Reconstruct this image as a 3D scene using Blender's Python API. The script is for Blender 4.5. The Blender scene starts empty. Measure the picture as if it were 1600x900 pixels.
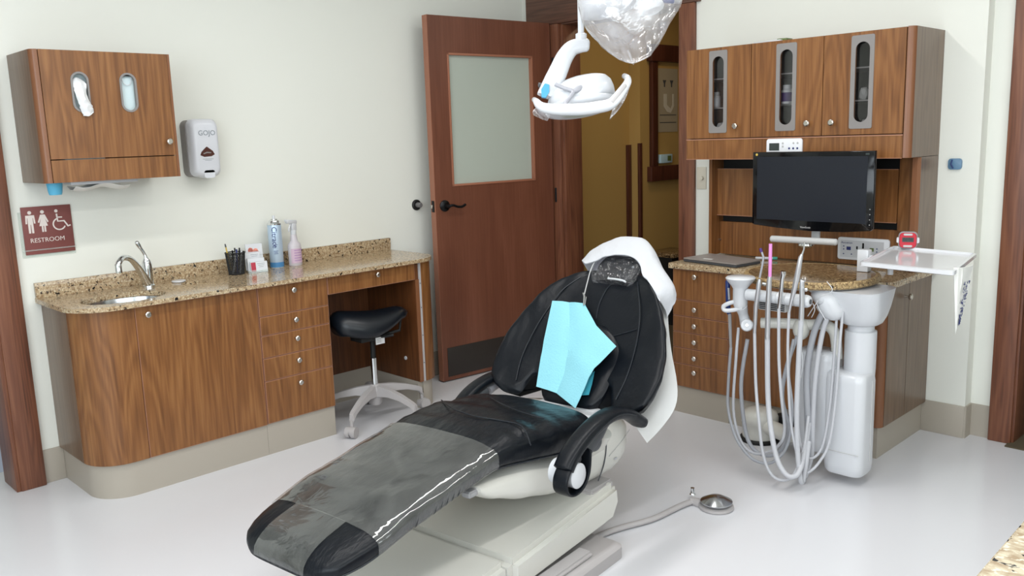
import bpy, bmesh, math, random
import numpy as np
from mathutils import Vector, Matrix, noise
random.seed(7)
C = bpy.context.scene.collection
PI = math.pi
# ---------------------------------------------------------------- camera
FPX = 1345.0
CAM = Vector((3.990, -4.068, 1.42))
YAW, PIT, ROL = -7.97440209e-01, 1.735e-01, -3.32e-02
fw = Vector((math.sin(YAW)*math.cos(PIT), math.cos(YAW)*math.cos(PIT), -math.sin(PIT)))
rt = fw.cross(Vector((0, 0, 1))).normalized(); up = rt.cross(fw)
r2 = rt*math.cos(ROL)+up*math.sin(ROL); u2 = up*math.cos(ROL)-rt*math.sin(ROL)
cd = bpy.data.cameras.new('camera'); cam = bpy.data.objects.new('camera', cd); C.objects.link(cam)
cam.matrix_world = Matrix(((r2.x, u2.x, -fw.x, CAM.x), (r2.y, u2.y, -fw.y, CAM.y), (r2.z, u2.z, -fw.z, CAM.z), (0, 0, 0, 1)))
cd.sensor_width = 36; cd.lens = 36*FPX/1600; cd.clip_start = 0.05
sc = bpy.context.scene; sc.camera = cam
# ---------------------------------------------------------------- world, lights, exposure
w = bpy.data.worlds.new('world'); sc.world = w; w.use_nodes = True
w.node_tree.nodes['Background'].inputs[0].default_value = (0.75, 0.85, 1, 1)
w.node_tree.nodes['Background'].inputs[1].default_value = 0.35
def area(name, loc, size, power, col, target, sy=None, spread=PI):
    l = bpy.data.lights.new(name, 'AREA'); l.energy = power; l.color = col; l.size = size; l.spread = spread
    if sy: l.shape = 'RECTANGLE'; l.size_y = sy
    o = bpy.data.objects.new(name, l); C.objects.link(o); o.location = loc
    d = Vector(target)-Vector(loc); o.rotation_euler = d.to_track_quat('-Z', 'Y').to_euler()
    return o
CEIL = 2.72; RYW = -5.6
area('window_daylight', (3.4, RYW+0.03, 1.7), 3.0, 82, (0.86, 0.94, 1.0), (3.2, 0, 1.5), 1.5)
area('side_fill_light', (5.27, -3.1, 1.75), 3.4, 36, (0.88, 0.95, 1.0), (0, -3.1, 1.5), 0.95)  # added cool fill lamp for edge streaks; right wall has no opening
LROWS = ((1.75, -2.75), (3.35, -2.75))
for lx, ly in LROWS:
    l_ = area('linear_light', (lx, ly, CEIL-0.05), 0.14, 40, (1.0, 0.985, 0.96), (lx, ly, 0), 3.8)
area('hall_lamp', (0.85, 0.75, 2.45), 0.3, 4.5, (1.0, 0.80, 0.52), (0.75, 0.8, 0), 0.3)
sc.view_settings.view_transform = 'Standard'; sc.view_settings.look = 'None'
sc.view_settings.gamma = 1; sc.view_settings.use_curve_mapping = False
sc.view_settings.exposure = -0.14
# ---------------------------------------------------------------- geometry helpers
def pray(px, py):
    return ((px-800)/FPX)*r2 - ((py-450)/FPX)*u2 + fw
def at(px, py, ax, v):               # point of the photograph on the plane axis = v
    d = pray(px, py); k = 'xyz'.index(ax); return CAM + d*((v-CAM[k])/d[k])
def atd(px, py, dep):
    return CAM + pray(px, py)*dep
CA = math.radians(7); CT = Vector((2.03, -2.98, 0)); CD = Vector((-math.sin(CA), math.cos(CA), 0)); CW = Vector((CD.y, -CD.x, 0))
def ch(u, v, z): return CT + CD*u + CW*v + Vector((0, 0, z))
def NB(): return bmesh.new()
def box(bm, x0, x1, y0, y1, z0, z1, bev=0, seg=2):
    b = bmesh.new()
    vs = [b.verts.new(p) for p in ((x0,y0,z0),(x1,y0,z0),(x1,y1,z0),(x0,y1,z0),(x0,y0,z1),(x1,y0,z1),(x1,y1,z1),(x0,y1,z1))]
    for f in ((3,2,1,0),(4,5,6,7),(0,1,5,4),(1,2,6,5),(2,3,7,6),(3,0,4,7)): b.faces.new([vs[i] for i in f])
    if bev: bmesh.ops.bevel(b, geom=b.edges[:], offset=bev, segments=seg, affect='EDGES', profile=0.5)
    merge(bm, b); return bm
def merge(bm, b, M=None):
    if M is not None: bmesh.ops.transform(b, matrix=M, verts=b.verts[:])
    mp = {v: bm.verts.new(v.co) for v in b.verts}
    for f in b.faces:
        try: bm.faces.new([mp[v] for v in f.verts])
        except ValueError: pass
    b.free()
def loft(bm, rings, close=True, cap=True, wrap=False):
    R = [[bm.verts.new(p) for p in r] for r in rings]
    n = len(R[0]); m = len(R)
    for i in range(m if wrap else m-1):
        a, b = R[i], R[(i+1) % m]
        for j in range(n if close else n-1):
            k = (j+1) % n
            bm.faces.new((a[j], a[k], b[k], b[j]))
    if cap and close and not wrap:
        bm.faces.new(R[0][::-1]); bm.faces.new(R[-1])
    return bm
def prism(bm, pts, h0, h1, ax='z', bev=0):
    # pts 2d outline, extruded along axis from h0 to h1
    def P(a, b, h): return {'z': (a, b, h), 'x': (h, a, b), 'y': (a, h, b)}[ax]
    b = bmesh.new(); loft(b, [[P(a, c, h0) for a, c in pts], [P(a, c, h1) for a, c in pts]])
    if bev:
        es = [e for e in b.edges if abs(P_h(e.verts[0].co, ax)-P_h(e.verts[1].co, ax)) < 1e-6]
        bmesh.ops.bevel(b, geom=es, offset=bev, segments=2, affect='EDGES', profile=0.5)
    merge(bm, b); return bm
def P_h(c, ax): return c['xyz'.index(ax)]
def frame_of(t):
    t = t.normalized(); a = Vector((0, 0, 1)) if abs(t.z) < 0.9 else Vector((1, 0, 0))
    x = a.cross(t).normalized(); return x, t.cross(x)
def tube(bm, pts, r, n=10, flat=1.0, cap=True):
    pts = [Vector(p) for p in pts]; m = len(pts)
    rs = r if isinstance(r, (list, tuple)) else [r]*m
    rings = []; x = None
    for i, p in enumerate(pts):
        t = (pts[min(i+1, m-1)]-pts[max(i-1, 0)]).normalized()
        if x is None: x, y = frame_of(t)
        else:
            x = (x - t*x.dot(t)).normalized(); y = t.cross(x)
        rings.append([p + (x*math.cos(2*PI*k/n)+y*math.sin(2*PI*k/n)*flat)*rs[i] for k in range(n)])
    return loft(bm, rings, cap=cap)
def smooth_path(pts, k=6):
    pts = [Vector(p) for p in pts]; out = []
    for i in range(len(pts)-1):
        p0 = pts[max(i-1, 0)]; p1 = pts[i]; p2 = pts[i+1]; p3 = pts[min(i+2, len(pts)-1)]
        for j in range(k):
            t = j/k
            out.append(0.5*((2*p1)+(p2-p0)*t+(2*p0-5*p1+4*p2-p3)*t*t+(3*p1-p0-3*p2+p3)*t**3))
    out.append(pts[-1]); return out
def lathe(bm, prof, base, axis=(0, 0, 1), n=24, cap=True):
    ax = Vector(axis).normalized(); x, y = frame_of(ax); base = Vector(base)
    rings = [[base+ax*h+(x*math.cos(2*PI*k/n)+y*math.sin(2*PI*k/n))*max(r, 1e-4) for k in range(n)] for r, h in prof]
    return loft(bm, rings, cap=cap)
def sheet(bm, rows, th, flip=False):
    # rows: grid of points -> closed thin shell
    nr, nc = len(rows), len(rows[0])
    P = [[Vector(p) for p in r] for r in rows]
    N = [[None]*nc for _ in range(nr)]
    for i in range(nr):
        for j in range(nc):
            a = P[min(i+1, nr-1)][j]-P[max(i-1, 0)][j]; b = P[i][min(j+1, nc-1)]-P[i][max(j-1, 0)]
            q = a.cross(b); N[i][j] = q.normalized() if q.length > 1e-9 else Vector((0, 0, 1))
    A = [[bm.verts.new(P[i][j]+N[i][j]*th/2) for j in range(nc)] for i in range(nr)]
    B = [[bm.verts.new(P[i][j]-N[i][j]*th/2) for j in range(nc)] for i in range(nr)]
    for i in range(nr-1):
        for j in range(nc-1):
            bm.faces.new((A[i][j], A[i+1][j], A[i+1][j+1], A[i][j+1])); bm.faces.new((B[i][j], B[i][j+1], B[i+1][j+1], B[i+1][j]))
    for i in range(nr-1):
        bm.faces.new((A[i][0], B[i][0], B[i+1][0], A[i+1][0])); bm.faces.new((A[i][-1], A[i+1][-1], B[i+1][-1], B[i][-1]))
    for j in range(nc-1):
        bm.faces.new((A[0][j], A[0][j+1], B[0][j+1], B[0][j])); bm.faces.new((A[-1][j], B[-1][j], B[-1][j+1], A[-1][j+1]))
    return bm
def resample(rows, kr=4, kc=4):
    R = [smooth_path(r, kc) for r in rows]
    cols = [smooth_path([R[i][j] for i in range(len(R))], kr) for j in range(len(R[0]))]
    return [[cols[j][i] for j in range(len(cols))] for i in range(len(cols[0]))]
def stadium(cx, cy, hw, hh, n=10, r=None):
    r = r or min(hw, hh); o = []
    for sx, sy, a0 in ((1, 1, 0), (-1, 1, 90), (-1, -1, 180), (1, -1, 270)):
        for k in range(n+1):
            a = math.radians(a0+90*k/n); o.append((cx+sx*(hw-r)+r*math.cos(a), cy+sy*(hh-r)+r*math.sin(a)))
    q = []
    for p in o:
        if not q or (abs(p[0]-q[-1][0])+abs(p[1]-q[-1][1])) > 1e-5: q.append(p)
    if abs(q[0][0]-q[-1][0])+abs(q[0][1]-q[-1][1]) < 1e-5: q.pop()
    return q
WM = {}
def obj(name, bm, mat, parent=None, smooth=35):
    bmesh.ops.remove_doubles(bm, verts=bm.verts[:], dist=1e-6)
    bmesh.ops.recalc_face_normals(bm, faces=bm.faces[:])
    me = bpy.data.meshes.new(name); root = parent
    while root is not None and root.parent is not None: root = root.parent
    if root is not None and root.name in WM: bmesh.ops.transform(bm, matrix=WM[root.name].inverted(), verts=bm.verts[:])
    bm.to_mesh(me); bm.free(); me.materials.append(mat)
    o = bpy.data.objects.new(name, me); C.objects.link(o)
    if parent is not None: o.parent = parent
    if smooth:
        for p in me.polygons: p.use_smooth = True
        try: me.set_sharp_from_angle(angle=math.radians(smooth))
        except Exception: pass
    return o
def tag(o, label, cat, group=None):
    o['label'] = label; o['category'] = cat
    if group: o['group'] = group
    return o
def thing(name, label, cat, loc, rotz=0, group=None):
    o = bpy.data.objects.new(name, None); C.objects.link(o); o.empty_display_size = 0.05
    o.location = loc; o.rotation_euler = (0, 0, rotz)
    WM[o.name] = Matrix.Translation(Vector(loc)) @ Matrix.Rotation(rotz, 4, 'Z')
    return tag(o, label, cat, group)
def struct(name, bm, mat, label=None, parent=None, smooth=35):
    o = obj(name, bm, mat, parent, smooth)
    if parent is None: o['kind'] = 'structure'; tag(o, label or name.replace('_', ' '), name.split('_')[0])
    return o
def lab(o, s): o['label'] = s; return o
def text(name, s, size, mat, parent, origin, xdir, ydir, th=0.0006, center=True):
    cu = bpy.data.curves.new('t', 'FONT'); cu.body = s; cu.size = size; cu.extrude = th/2; cu.resolution_u = 3
    if center: cu.align_x = 'CENTER'
    to = bpy.data.objects.new('t', cu); C.objects.link(to)
    dg = bpy.context.evaluated_depsgraph_get(); me = bpy.data.meshes.new_from_object(to.evaluated_get(dg))
    bpy.data.objects.remove(to)
    bm = bmesh.new(); bm.from_mesh(me); bpy.data.meshes.remove(me)
    x = Vector(xdir).normalized(); y = Vector(ydir).normalized(); z = x.cross(y)
    M = Matrix.Translation(Vector(origin)) @ Matrix((x, y, z)).transposed().to_4x4()
    bmesh.ops.transform(bm, matrix=M, verts=bm.verts[:])
    return obj(name, bm, mat, parent, 0)
# ---------------------------------------------------------------- materials
def s2l(c): return tuple((x/12.92 if x <= 0.04045 else ((x+0.055)/1.055)**2.4) for x in [v/255 for v in c])+(1,)
def mat(name, col, rough=0.5, metal=0, spec=0.5, coat=0, bump=None, emis=None, alpha=None, trans=0, ior=1.45):
    m = bpy.data.materials.new(name); m.use_nodes = True; nt = m.node_tree; b = nt.nodes['Principled BSDF']
    b.inputs['Base Color'].default_value = s2l(col); b.inputs['Roughness'].default_value = rough
    b.inputs['Metallic'].default_value = metal; b.inputs['Specular IOR Level'].default_value = spec
    b.inputs['Coat Weight'].default_value = coat; b.inputs['Coat Roughness'].default_value = 0.08
    b.inputs['Transmission Weight'].default_value = trans; b.inputs['IOR'].default_value = ior
    if alpha is not None: b.inputs['Alpha'].default_value = alpha
    if emis: b.inputs['Emission Color'].default_value = s2l(emis[0]); b.inputs['Emission Strength'].default_value = emis[1]
    if bump:
        sc_, st = bump[0], bump[1]
        tc = nt.nodes.new('ShaderNodeTexCoord'); n = nt.nodes.new('ShaderNodeTexNoise'); bp = nt.nodes.new('ShaderNodeBump')
        mp = nt.nodes.new('ShaderNodeMapping')
        if len(bump) > 2: mp.inputs['Scale'].default_value = bump[2]
        n.inputs['Scale'].default_value = sc_; n.inputs['Detail'].default_value = 4
        bp.inputs['Strength'].default_value = st; bp.inputs['Distance'].default_value = 0.01
        nt.links.new(tc.outputs['Object'], mp.inputs['Vector']); nt.links.new(mp.outputs[0], n.inputs['Vector'])
        nt.links.new(n.outputs['Fac'], bp.inputs['Height']); nt.links.new(bp.outputs[0], b.inputs['Normal'])
    return m
def wood(name, cols, axis='z', rough=0.35, fig=1.0, spec=0.5, cells=1.0, rnd=13.0):
    m = bpy.data.materials.new(name); m.use_nodes = True; nt = m.node_tree; L = nt.links; N = nt.nodes; b = N['Principled BSDF']
    tc = N.new('ShaderNodeTexCoord'); oi = N.new('ShaderNodeObjectInfo')
    vm = N.new('ShaderNodeVectorMath'); vm.operation = 'MULTIPLY_ADD'
    mul = N.new('ShaderNodeMath'); mul.operation = 'MULTIPLY'; mul.inputs[1].default_value = rnd
    L.new(oi.outputs['Random'], mul.inputs[0])
    vm.inputs[1].default_value = (1, 1, 1); L.new(tc.outputs['Object'], vm.inputs[0]); L.new(mul.outputs[0], vm.inputs[2])
    def mapn(sx):
        mp = N.new('ShaderNodeMapping'); s = [sx[0], sx[0], sx[0]]; s['xyz'.index(axis)] = sx[1]
        mp.inputs['Scale'].default_value = s; L.new(vm.outputs[0], mp.inputs['Vector']); return mp
    # cathedral figure: distorted low-frequency noise turned into rings
    m1 = mapn((5.0*cells, 0.55)); n1 = N.new('ShaderNodeTexNoise'); n1.inputs['Scale'].default_value = 1.0; n1.inputs['Detail'].default_value = 2.5; n1.inputs['Distortion'].default_value = 0.35
    L.new(m1.outputs[0], n1.inputs['Vector'])
    k = N.new('ShaderNodeMath'); k.operation = 'MULTIPLY'; k.inputs[1].default_value = 95*fig; L.new(n1.outputs['Fac'], k.inputs[0])
    sn = N.new('ShaderNodeMath'); sn.operation = 'SINE'; L.new(k.outputs[0], sn.inputs[0])
    m2 = mapn((110, 4)); n2 = N.new('ShaderNodeTexNoise'); n2.inputs['Scale'].default_value = 1.0; n2.inputs['Detail'].default_value = 5; L.new(m2.outputs[0], n2.inputs['Vector'])
    m3 = mapn((14, 1.0)); n3 = N.new('ShaderNodeTexNoise'); n3.inputs['Scale'].default_value = 1.0; n3.inputs['Detail'].default_value = 3; L.new(m3.outputs[0], n3.inputs['Vector'])
    a = N.new('ShaderNodeMath'); a.operation = 'MULTIPLY_ADD'; a.inputs[1].default_value = 0.07; L.new(sn.outputs[0], a.inputs[0])
    b1 = N.new('ShaderNodeMath'); b1.operation = 'MULTIPLY_ADD'; b1.inputs[1].default_value = 0.55; b1.inputs[2].default_value = 0.055; L.new(n2.outputs['Fac'], b1.inputs[0]); 
    L.new(b1.outputs[0], a.inputs[2])
    c1 = N.new('ShaderNodeMath'); c1.operation = 'MULTIPLY_ADD'; c1.inputs[1].default_value = 0.34; L.new(n3.outputs['Fac'], c1.inputs[0]); L.new(a.outputs[0], c1.inputs[2])
    cr = N.new('ShaderNodeValToRGB'); e = cr.color_ramp.elements
    e[0].position = 0.30; e[0].color = s2l(cols[0]); e[1].position = 0.70; e[1].color = s2l(cols[2])
    x = cr.color_ramp.elements.new(0.5); x.color = s2l(cols[1])
    L.new(c1.outputs[0], cr.inputs[0]); L.new(cr.outputs[0], b.inputs['Base Color'])
    b.inputs['Roughness'].default_value = rough; b.inputs['Specular IOR Level'].default_value = spec
    bp = N.new('ShaderNodeBump'); bp.inputs['Strength'].default_value = 0.06; bp.inputs['Distance'].default_value = 0.002
    L.new(n2.outputs['Fac'], bp.inputs['Height']); L.new(bp.outputs[0], b.inputs['Normal'])
    return m
def granite(name, base, mid, dark, light, scale=60, dens=0.5, rough=0.12, stretch=(1, 1, 1)):
    m = bpy.data.materials.new(name); m.use_nodes = True; nt = m.node_tree; L = nt.links; N = nt.nodes; b = N['Principled BSDF']
    tc = N.new('ShaderNodeTexCoord'); mp = N.new('ShaderNodeMapping'); mp.inputs['Scale'].default_value = stretch; L.new(tc.outputs['Object'], mp.inputs['Vector'])
    def nz(s, d=3, dist=0.0):
        n = N.new('ShaderNodeTexNoise'); n.inputs['Scale'].default_value = s; n.inputs['Detail'].default_value = d; n.inputs['Distortion'].default_value = dist; L.new(mp.outputs[0], n.inputs['Vector']); return n
    def ramp(n, p0, p1, c0, c1):
        r = N.new('ShaderNodeValToRGB'); r.color_ramp.elements[0].position = p0; r.color_ramp.elements[1].position = p1
        r.color_ramp.elements[0].color = c0; r.color_ramp.elements[1].color = c1; L.new(n.outputs['Fac'], r.inputs[0]); return r
    n1 = nz(scale, 4); r1 = ramp(n1, 0.38, 0.62, s2l(mid), s2l(base))
    n2 = nz(scale*1.7, 3); r2_ = ramp(n2, 0.56, 0.62, (0,)*3+(1,), (1,)*4)
    mx = N.new('ShaderNodeMix'); mx.data_type = 'RGBA'; L.new(r2_.outputs[0], mx.inputs[0]); L.new(r1.outputs[0], mx.inputs[6]); mx.inputs[7].default_value = s2l(light)
    n3 = nz(scale*0.9, 3, 0.6); r3 = ramp(n3, 0.66-dens*0.06, 0.685-dens*0.06, (0,)*3+(1,), (1,)*4)
    mp2 = N.new('ShaderNodeMix'); mp2.data_type = 'RGBA'; L.new(r3.outputs[0], mp2.inputs[0]); L.new(mx.outputs[2], mp2.inputs[6]); mp2.inputs[7].default_value = s2l(dark)
    L.new(mp2.outputs[2], b.inputs['Base Color']); b.inputs['Roughness'].default_value = rough
    return m
def film(name, tint, trans, diff, rough=0.12, bump=(14, 0.5), gloss=0.35, vary=0.0):
    # thin clear plastic: see-through body, a little milky scatter, sharp highlights
    m = bpy.data.materials.new(name); m.use_nodes = True; nt = m.node_tree; L = nt.links; N = nt.nodes
    out = N['Material Output']; N.remove(N['Principled BSDF'])
    t = N.new('ShaderNodeBsdfTransparent'); t.inputs[0].default_value = tint
    d = N.new('ShaderNodeBsdfDiffuse'); d.inputs[0].default_value = diff
    g = N.new('ShaderNodeBsdfGlossy'); g.inputs['Roughness'].default_value = rough; g.inputs[0].default_value = (1, 1, 1, 1)
    tc = N.new('ShaderNodeTexCoord'); n = N.new('ShaderNodeTexNoise'); n.inputs['Scale'].default_value = bump[0]; n.inputs['Detail'].default_value = 3; n.inputs['Distortion'].default_value = 0.8
    L.new(tc.outputs['Object'], n.inputs['Vector']); bp = N.new('ShaderNodeBump'); bp.inputs['Strength'].default_value = bump[1]; bp.inputs['Distance'].default_value = 0.02
    L.new(n.outputs['Fac'], bp.inputs['Height']); L.new(bp.outputs[0], g.inputs['Normal'])
    m1 = N.new('ShaderNodeMixShader'); m1.inputs[0].default_value = trans; L.new(d.outputs[0], m1.inputs[1]); L.new(t.outputs[0], m1.inputs[2])
    if vary:
        r = N.new('ShaderNodeMapRange'); r.inputs[1].default_value = 0.35; r.inputs[2].default_value = 0.65; r.inputs[3].default_value = trans-vary; r.inputs[4].default_value = min(1, trans+vary)
        L.new(n.outputs['Fac'], r.inputs[0]); L.new(r.outputs[0], m1.inputs[0])
    ge = N.new('ShaderNodeNewGeometry'); dt = N.new('ShaderNodeVectorMath'); dt.operation = 'DOT_PRODUCT'
    L.new(bp.outputs[0], dt.inputs[0]); L.new(ge.outputs['Incoming'], dt.inputs[1])
    ab = N.new('ShaderNodeMath'); ab.operation = 'ABSOLUTE'; L.new(dt.outputs['Value'], ab.inputs[0])
    iv = N.new('ShaderNodeMath'); iv.operation = 'SUBTRACT'; iv.inputs[0].default_value = 1.0; L.new(ab.outputs[0], iv.inputs[1])
    pw = N.new('ShaderNodeMath'); pw.operation = 'POWER'; pw.inputs[1].default_value = 5.0; L.new(iv.outputs[0], pw.inputs[0])
    ad = N.new('ShaderNodeMath'); ad.operation = 'MULTIPLY_ADD'; ad.inputs[1].default_value = 0.75; ad.inputs[2].default_value = 0.03+gloss*0.06; ad.use_clamp = True; L.new(pw.outputs[0], ad.inputs[0])
    m2 = N.new('ShaderNodeMixShader'); L.new(ad.outputs[0], m2.inputs[0]); L.new(m1.outputs[0], m2.inputs[1]); L.new(g.outputs[0], m2.inputs[2])
    L.new(m2.outputs[0], out.inputs[0]); return m
M = dict(
 lam=wood('laminate', ((100, 62, 31), (128, 83, 45), (148, 102, 59)), rough=0.33, rnd=0),
 lamsheen=wood('laminate_painted_sheen', ((90, 68, 52), (108, 86, 67), (122, 99, 80)), rough=0.3, spec=0.7, rnd=0),  # same laminate greyed for side faces: glancing reflection painted into the colour
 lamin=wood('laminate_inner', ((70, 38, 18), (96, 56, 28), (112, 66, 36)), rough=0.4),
 edge=mat('edge_band', (176, 128, 104), 0.35),
 post=mat('post_edge', (128, 84, 56), 0.3),
 door=wood('door_veneer', ((100, 58, 42), (110, 66, 48), (120, 74, 56)), rough=0.38, fig=0.25, cells=0.6),
 doore=mat('door_edge', (158, 104, 80), 0.4),
 oak=wood('oak_trim', ((84, 50, 36), (114, 70, 50), (130, 84, 60)), rough=0.4, fig=0.8, cells=2.2),
 oakh=wood('oak_header', ((72, 48, 38), (98, 66, 52), (112, 80, 64)), axis='x', rough=0.4, fig=0.8, cells=2.2),
 wall=mat('wall_paint', (229, 230, 222), 0.75, bump=(220, 0.02)),
 hall=mat('hall_paint', (184, 150, 88), 0.7, bump=(220, 0.02)),
 ceil=mat('ceiling_paint', (232, 232, 228), 0.85),
 cove=mat('cove_base', (172, 164, 152), 0.45),
 granite=granite('granite', (188, 166, 134), (146, 120, 90), (28, 24, 24), (208, 194, 164), 90, 0.7, rough=0.13),
 granite2=granite('granite_dark', (140, 114, 82), (98, 74, 48), (36, 28, 22), (172, 148, 112), 70, 1.0, rough=0.1, stretch=(0.6, 1.4, 1)),
 graniteedge=granite('granite_chiselled', (176, 150, 106), (120, 94, 62), (40, 32, 26), (205, 180, 134), 90, 0.7, rough=0.5),
 granite3=granite('granite_light', (196, 184, 160), (158, 138, 112), (24, 24, 30), (218, 210, 190), 42, 0.5, rough=0.15, stretch=(1, 1.8, 1)),
 chrome=mat('chrome', (225, 228, 230), 0.07, 1), steel=mat('steel', (190, 192, 195), 0.2, 1),
 nickel=mat('nickel', (205, 200, 192), 0.25, 1), satin=mat('satin_metal', (205, 206, 210), 0.32, 0.85),
 white=mat('white_plastic', (206, 208, 212), 0.28, coat=0.3), cream=mat('chair_shell', (212, 211, 204), 0.32, coat=0.2),
 grey=mat('grey_plastic', (150, 150, 152), 0.45), lgrey=mat('light_grey', (190, 190, 190), 0.4), lilac=mat('cast_base', (176, 172, 172), 0.5),
 dgrey=mat('dark_grey', (72, 74, 78), 0.45), frameg=mat('window_bezel', (136, 132, 130), 0.5),
 black=mat('black_plastic', (16, 17, 20), 0.25), matt=mat('black_matt', (20, 20, 20), 0.6), gloss=mat('gloss_black', (8, 9, 12), 0.08),
 screen=mat('screen_glass', (22, 26, 36), 0.3), dark=mat('dark_interior', (14, 13, 13), 0.6),
 vinyl=mat('black_vinyl', (13, 17, 23), 0.34, spec=0.28, bump=(9, 0.5, (1, 1, 1))),
 vinyl2=mat('black_vinyl_folds', (13, 17, 23), 0.33, spec=0.28, bump=(7, 0.9, (2.5, 1, 1))),
 vseam=mat('vinyl_seam', (26, 31, 38), 0.4), stoolv=mat('stool_vinyl', (14, 20, 27), 0.32),
 bib=mat('bib_paper', (140, 204, 218), 0.8, bump=(160, 0.25)), bibd=mat('bib_under', (60, 160, 180), 0.8), cloth=mat('towel_white', (200, 202, 207), 0.85, bump=(30, 0.35)),
 cloth2=film('drape_gauze', (1, 1, 1, 1), 0.30, (0.86, 0.87, 0.86, 1), 0.5, (30, 0.3), 0.1),
 kick=mat('kick_plate', (44, 38, 34), 0.45), bronze=mat('dark_bronze', (28, 28, 30), 0.3, 0.6), 
 blue=mat('blue_film', (74, 160, 200), 0.4), cup=mat('blue_cup', (92, 178, 214), 0.5), paper=mat('paper', (236, 236, 232), 0.8),
 sign=mat('sign_maroon', (126, 72, 68), 0.55), signw=mat('sign_white', (226, 216, 210), 0.6),
 tissue=mat('glove_white', (232, 234, 236), 0.55, bump=(25, 0.4)), mask=mat('mask_blue', (206, 224, 228), 0.8, bump=(60, 0.2)),
 disp=mat('dispenser_white', (214, 216, 222), 0.3, coat=0.2), choco=mat('dispenser_window', (74, 34, 26), 0.15), logo=mat('logo_grey', (138, 146, 152), 0.5),
 can=mat('can_blue', (186, 206, 226), 0.28, 0.25), canb=mat('can_band', (72, 128, 176), 0.35), ink=mat('ink_navy', (42, 52, 110), 0.6),
 pinkl=mat('label_pink', (202, 176, 194), 0.6), bottle=mat('bottle_clear', (222, 216, 222), 0.3, trans=0.25), red=mat('card_red', (176, 44, 66), 0.5), coral=mat('card_coral', (232, 150, 134), 0.7),
 yellow=mat('pencil_yellow', (206, 176, 84), 0.5), pink=mat('tip_pink', (222, 142, 206), 0.35), purple=mat('purple', (70, 40, 110), 0.4), violet=mat('violet', (150, 100, 170), 0.5),
 hose=mat('hose_grey', (186, 187, 192), 0.42), hosed=mat('hose_dark', (160, 162, 168), 0.4), trayw=mat('tray_white', (218, 219, 223), 0.14, coat=0.3),
 navy=mat('navy_handle', (30, 52, 110), 0.35), timer=mat('timer_red', (190, 34, 52), 0.3), lcd=mat('lcd', (58, 66, 64), 0.3), lcdo=mat('lcd_olive', (96, 112, 60), 0.3),
 thermo=mat('thermostat', (190, 220, 232), 0.4), switch=mat('switch_plate', (212, 206, 190), 0.45), lapt=mat('laptop_grey', (158, 150, 146), 0.45, 0.2),
 tag=mat('tag_label', (225, 225, 225), 0.6), frame=wood('hall_frame', ((56, 28, 20), (80, 42, 30), (92, 50, 36)), rough=0.4), posterp=mat('poster_paper', (176, 164, 140), 0.5),
 hallfl=mat('hall_carpet', (86, 76, 58), 0.95), teal=mat('marker_green', (70, 160, 140), 0.5), blueobj=mat('hook_blue', (96, 130, 158), 0.3), bumper=mat('bumper_grey', (110, 108, 108), 0.5),
 cream2=mat('pale_panel', (208, 208, 196), 0.6), dentalb=mat('panel_white', (232, 234, 238), 0.35), armg=mat('arm_grey', (165, 165, 172), 0.35), lampdiff=mat('lamp_diffuser', (240, 240, 240), 0.5),
)
M['floor'] = mat('floor_vinyl', (216, 216, 220), 0.2, spec=0.45, bump=(3, 0.03))
M['frost'] = mat('frosted_glass', (200, 208, 196), 0.3, trans=0.25)
M['plastic'] = film('sleeve_plastic', (0.9, 0.9, 0.9, 1), 0.88, (0.36, 0.37, 0.35, 1), 0.05, (9, 0.22), 1.0, vary=0.05)
M['bagfilm'] = film('bag_plastic', (0.95, 0.95, 0.96, 1), 0.80, (0.85, 0.85, 0.88, 1), 0.2, (9, 0.9), 1.4, vary=0.16)
M['wrap'] = film('headrest_wrap', (0.93, 0.93, 0.96, 1), 0.965, (0.8, 0.8, 0.84, 1), 0.1, (28, 1.0), 0.6)
M['acryl'] = film('acrylic', (0.95, 0.97, 0.96, 1), 0.85, (0.8, 0.84, 0.82, 1), 0.05, (5, 0.0), 0.5)
M['glassd'] = film('smoked_pane', (0.8, 0.8, 0.8, 1), 0.985, (0.3, 0.3, 0.3, 1), 0.05, (5, 0.0), 0.2)
M['mesh'] = film('wire_mesh', (0.35, 0.35, 0.38, 1), 0.45, (0.012, 0.012, 0.016, 1), 0.3, (5, 0.0), 0.0)
M['htube'] = film('clear_hose', (0.9, 0.9, 0.93, 1), 0.55, (0.5, 0.5, 0.53, 1), 0.15, (5, 0.0), 0.6)
# ---------------------------------------------------------------- room shell
RX, RY = 5.3, -5.6
b = NB(); box(b, -0.3, RX+0.3, RY-0.2, 3.2, -0.1, 0.0)
struct('floor', b, M['floor'], 'pale grey glossy vinyl floor of the treatment room')
b = NB(); box(b, -0.3, RX+0.2, RY-0.2, 0.14, CEIL, CEIL+0.1); struct('ceiling', b, M['ceil'], 'white ceiling above the treatment room')
b = NB(); box(b, -0.14, 0, -3.16, 0.14, 0, CEIL); box(b, -0.14, 0, -4.08, -3.16, 2.14, CEIL); box(b, -0.14, 0, RY, -4.08, 0, CEIL)
struct('wall_left', b, M['wall'], 'pale wall behind the sink counter and wall cabinet')
b = NB()
box(b, 0, 0.333, 0, 0.14, 0, CEIL); box(b, 0.333, 1.202, 0, 0.14, 2.10, CEIL); box(b, 1.202, 2.735, 0, 0.14, 0, CEIL)
box(b, 2.735, 2.905, 0.075, 0.14, 0, CEIL); box(b, 2.905, 3.8, 0.075, 0.14, 2.14, CEIL); box(b, 3.8, RX, 0.075, 0.14, 0, CEIL)
struct('wall_back', b, M['wall'], 'pale wall with the open doorway and the monitor hutch')
b = NB(); box(b, RX, RX+0.14, RY, 0.14, 0, CEIL); struct('wall_right', b, M['wall'], 'wall behind the photographer on the right')
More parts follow.
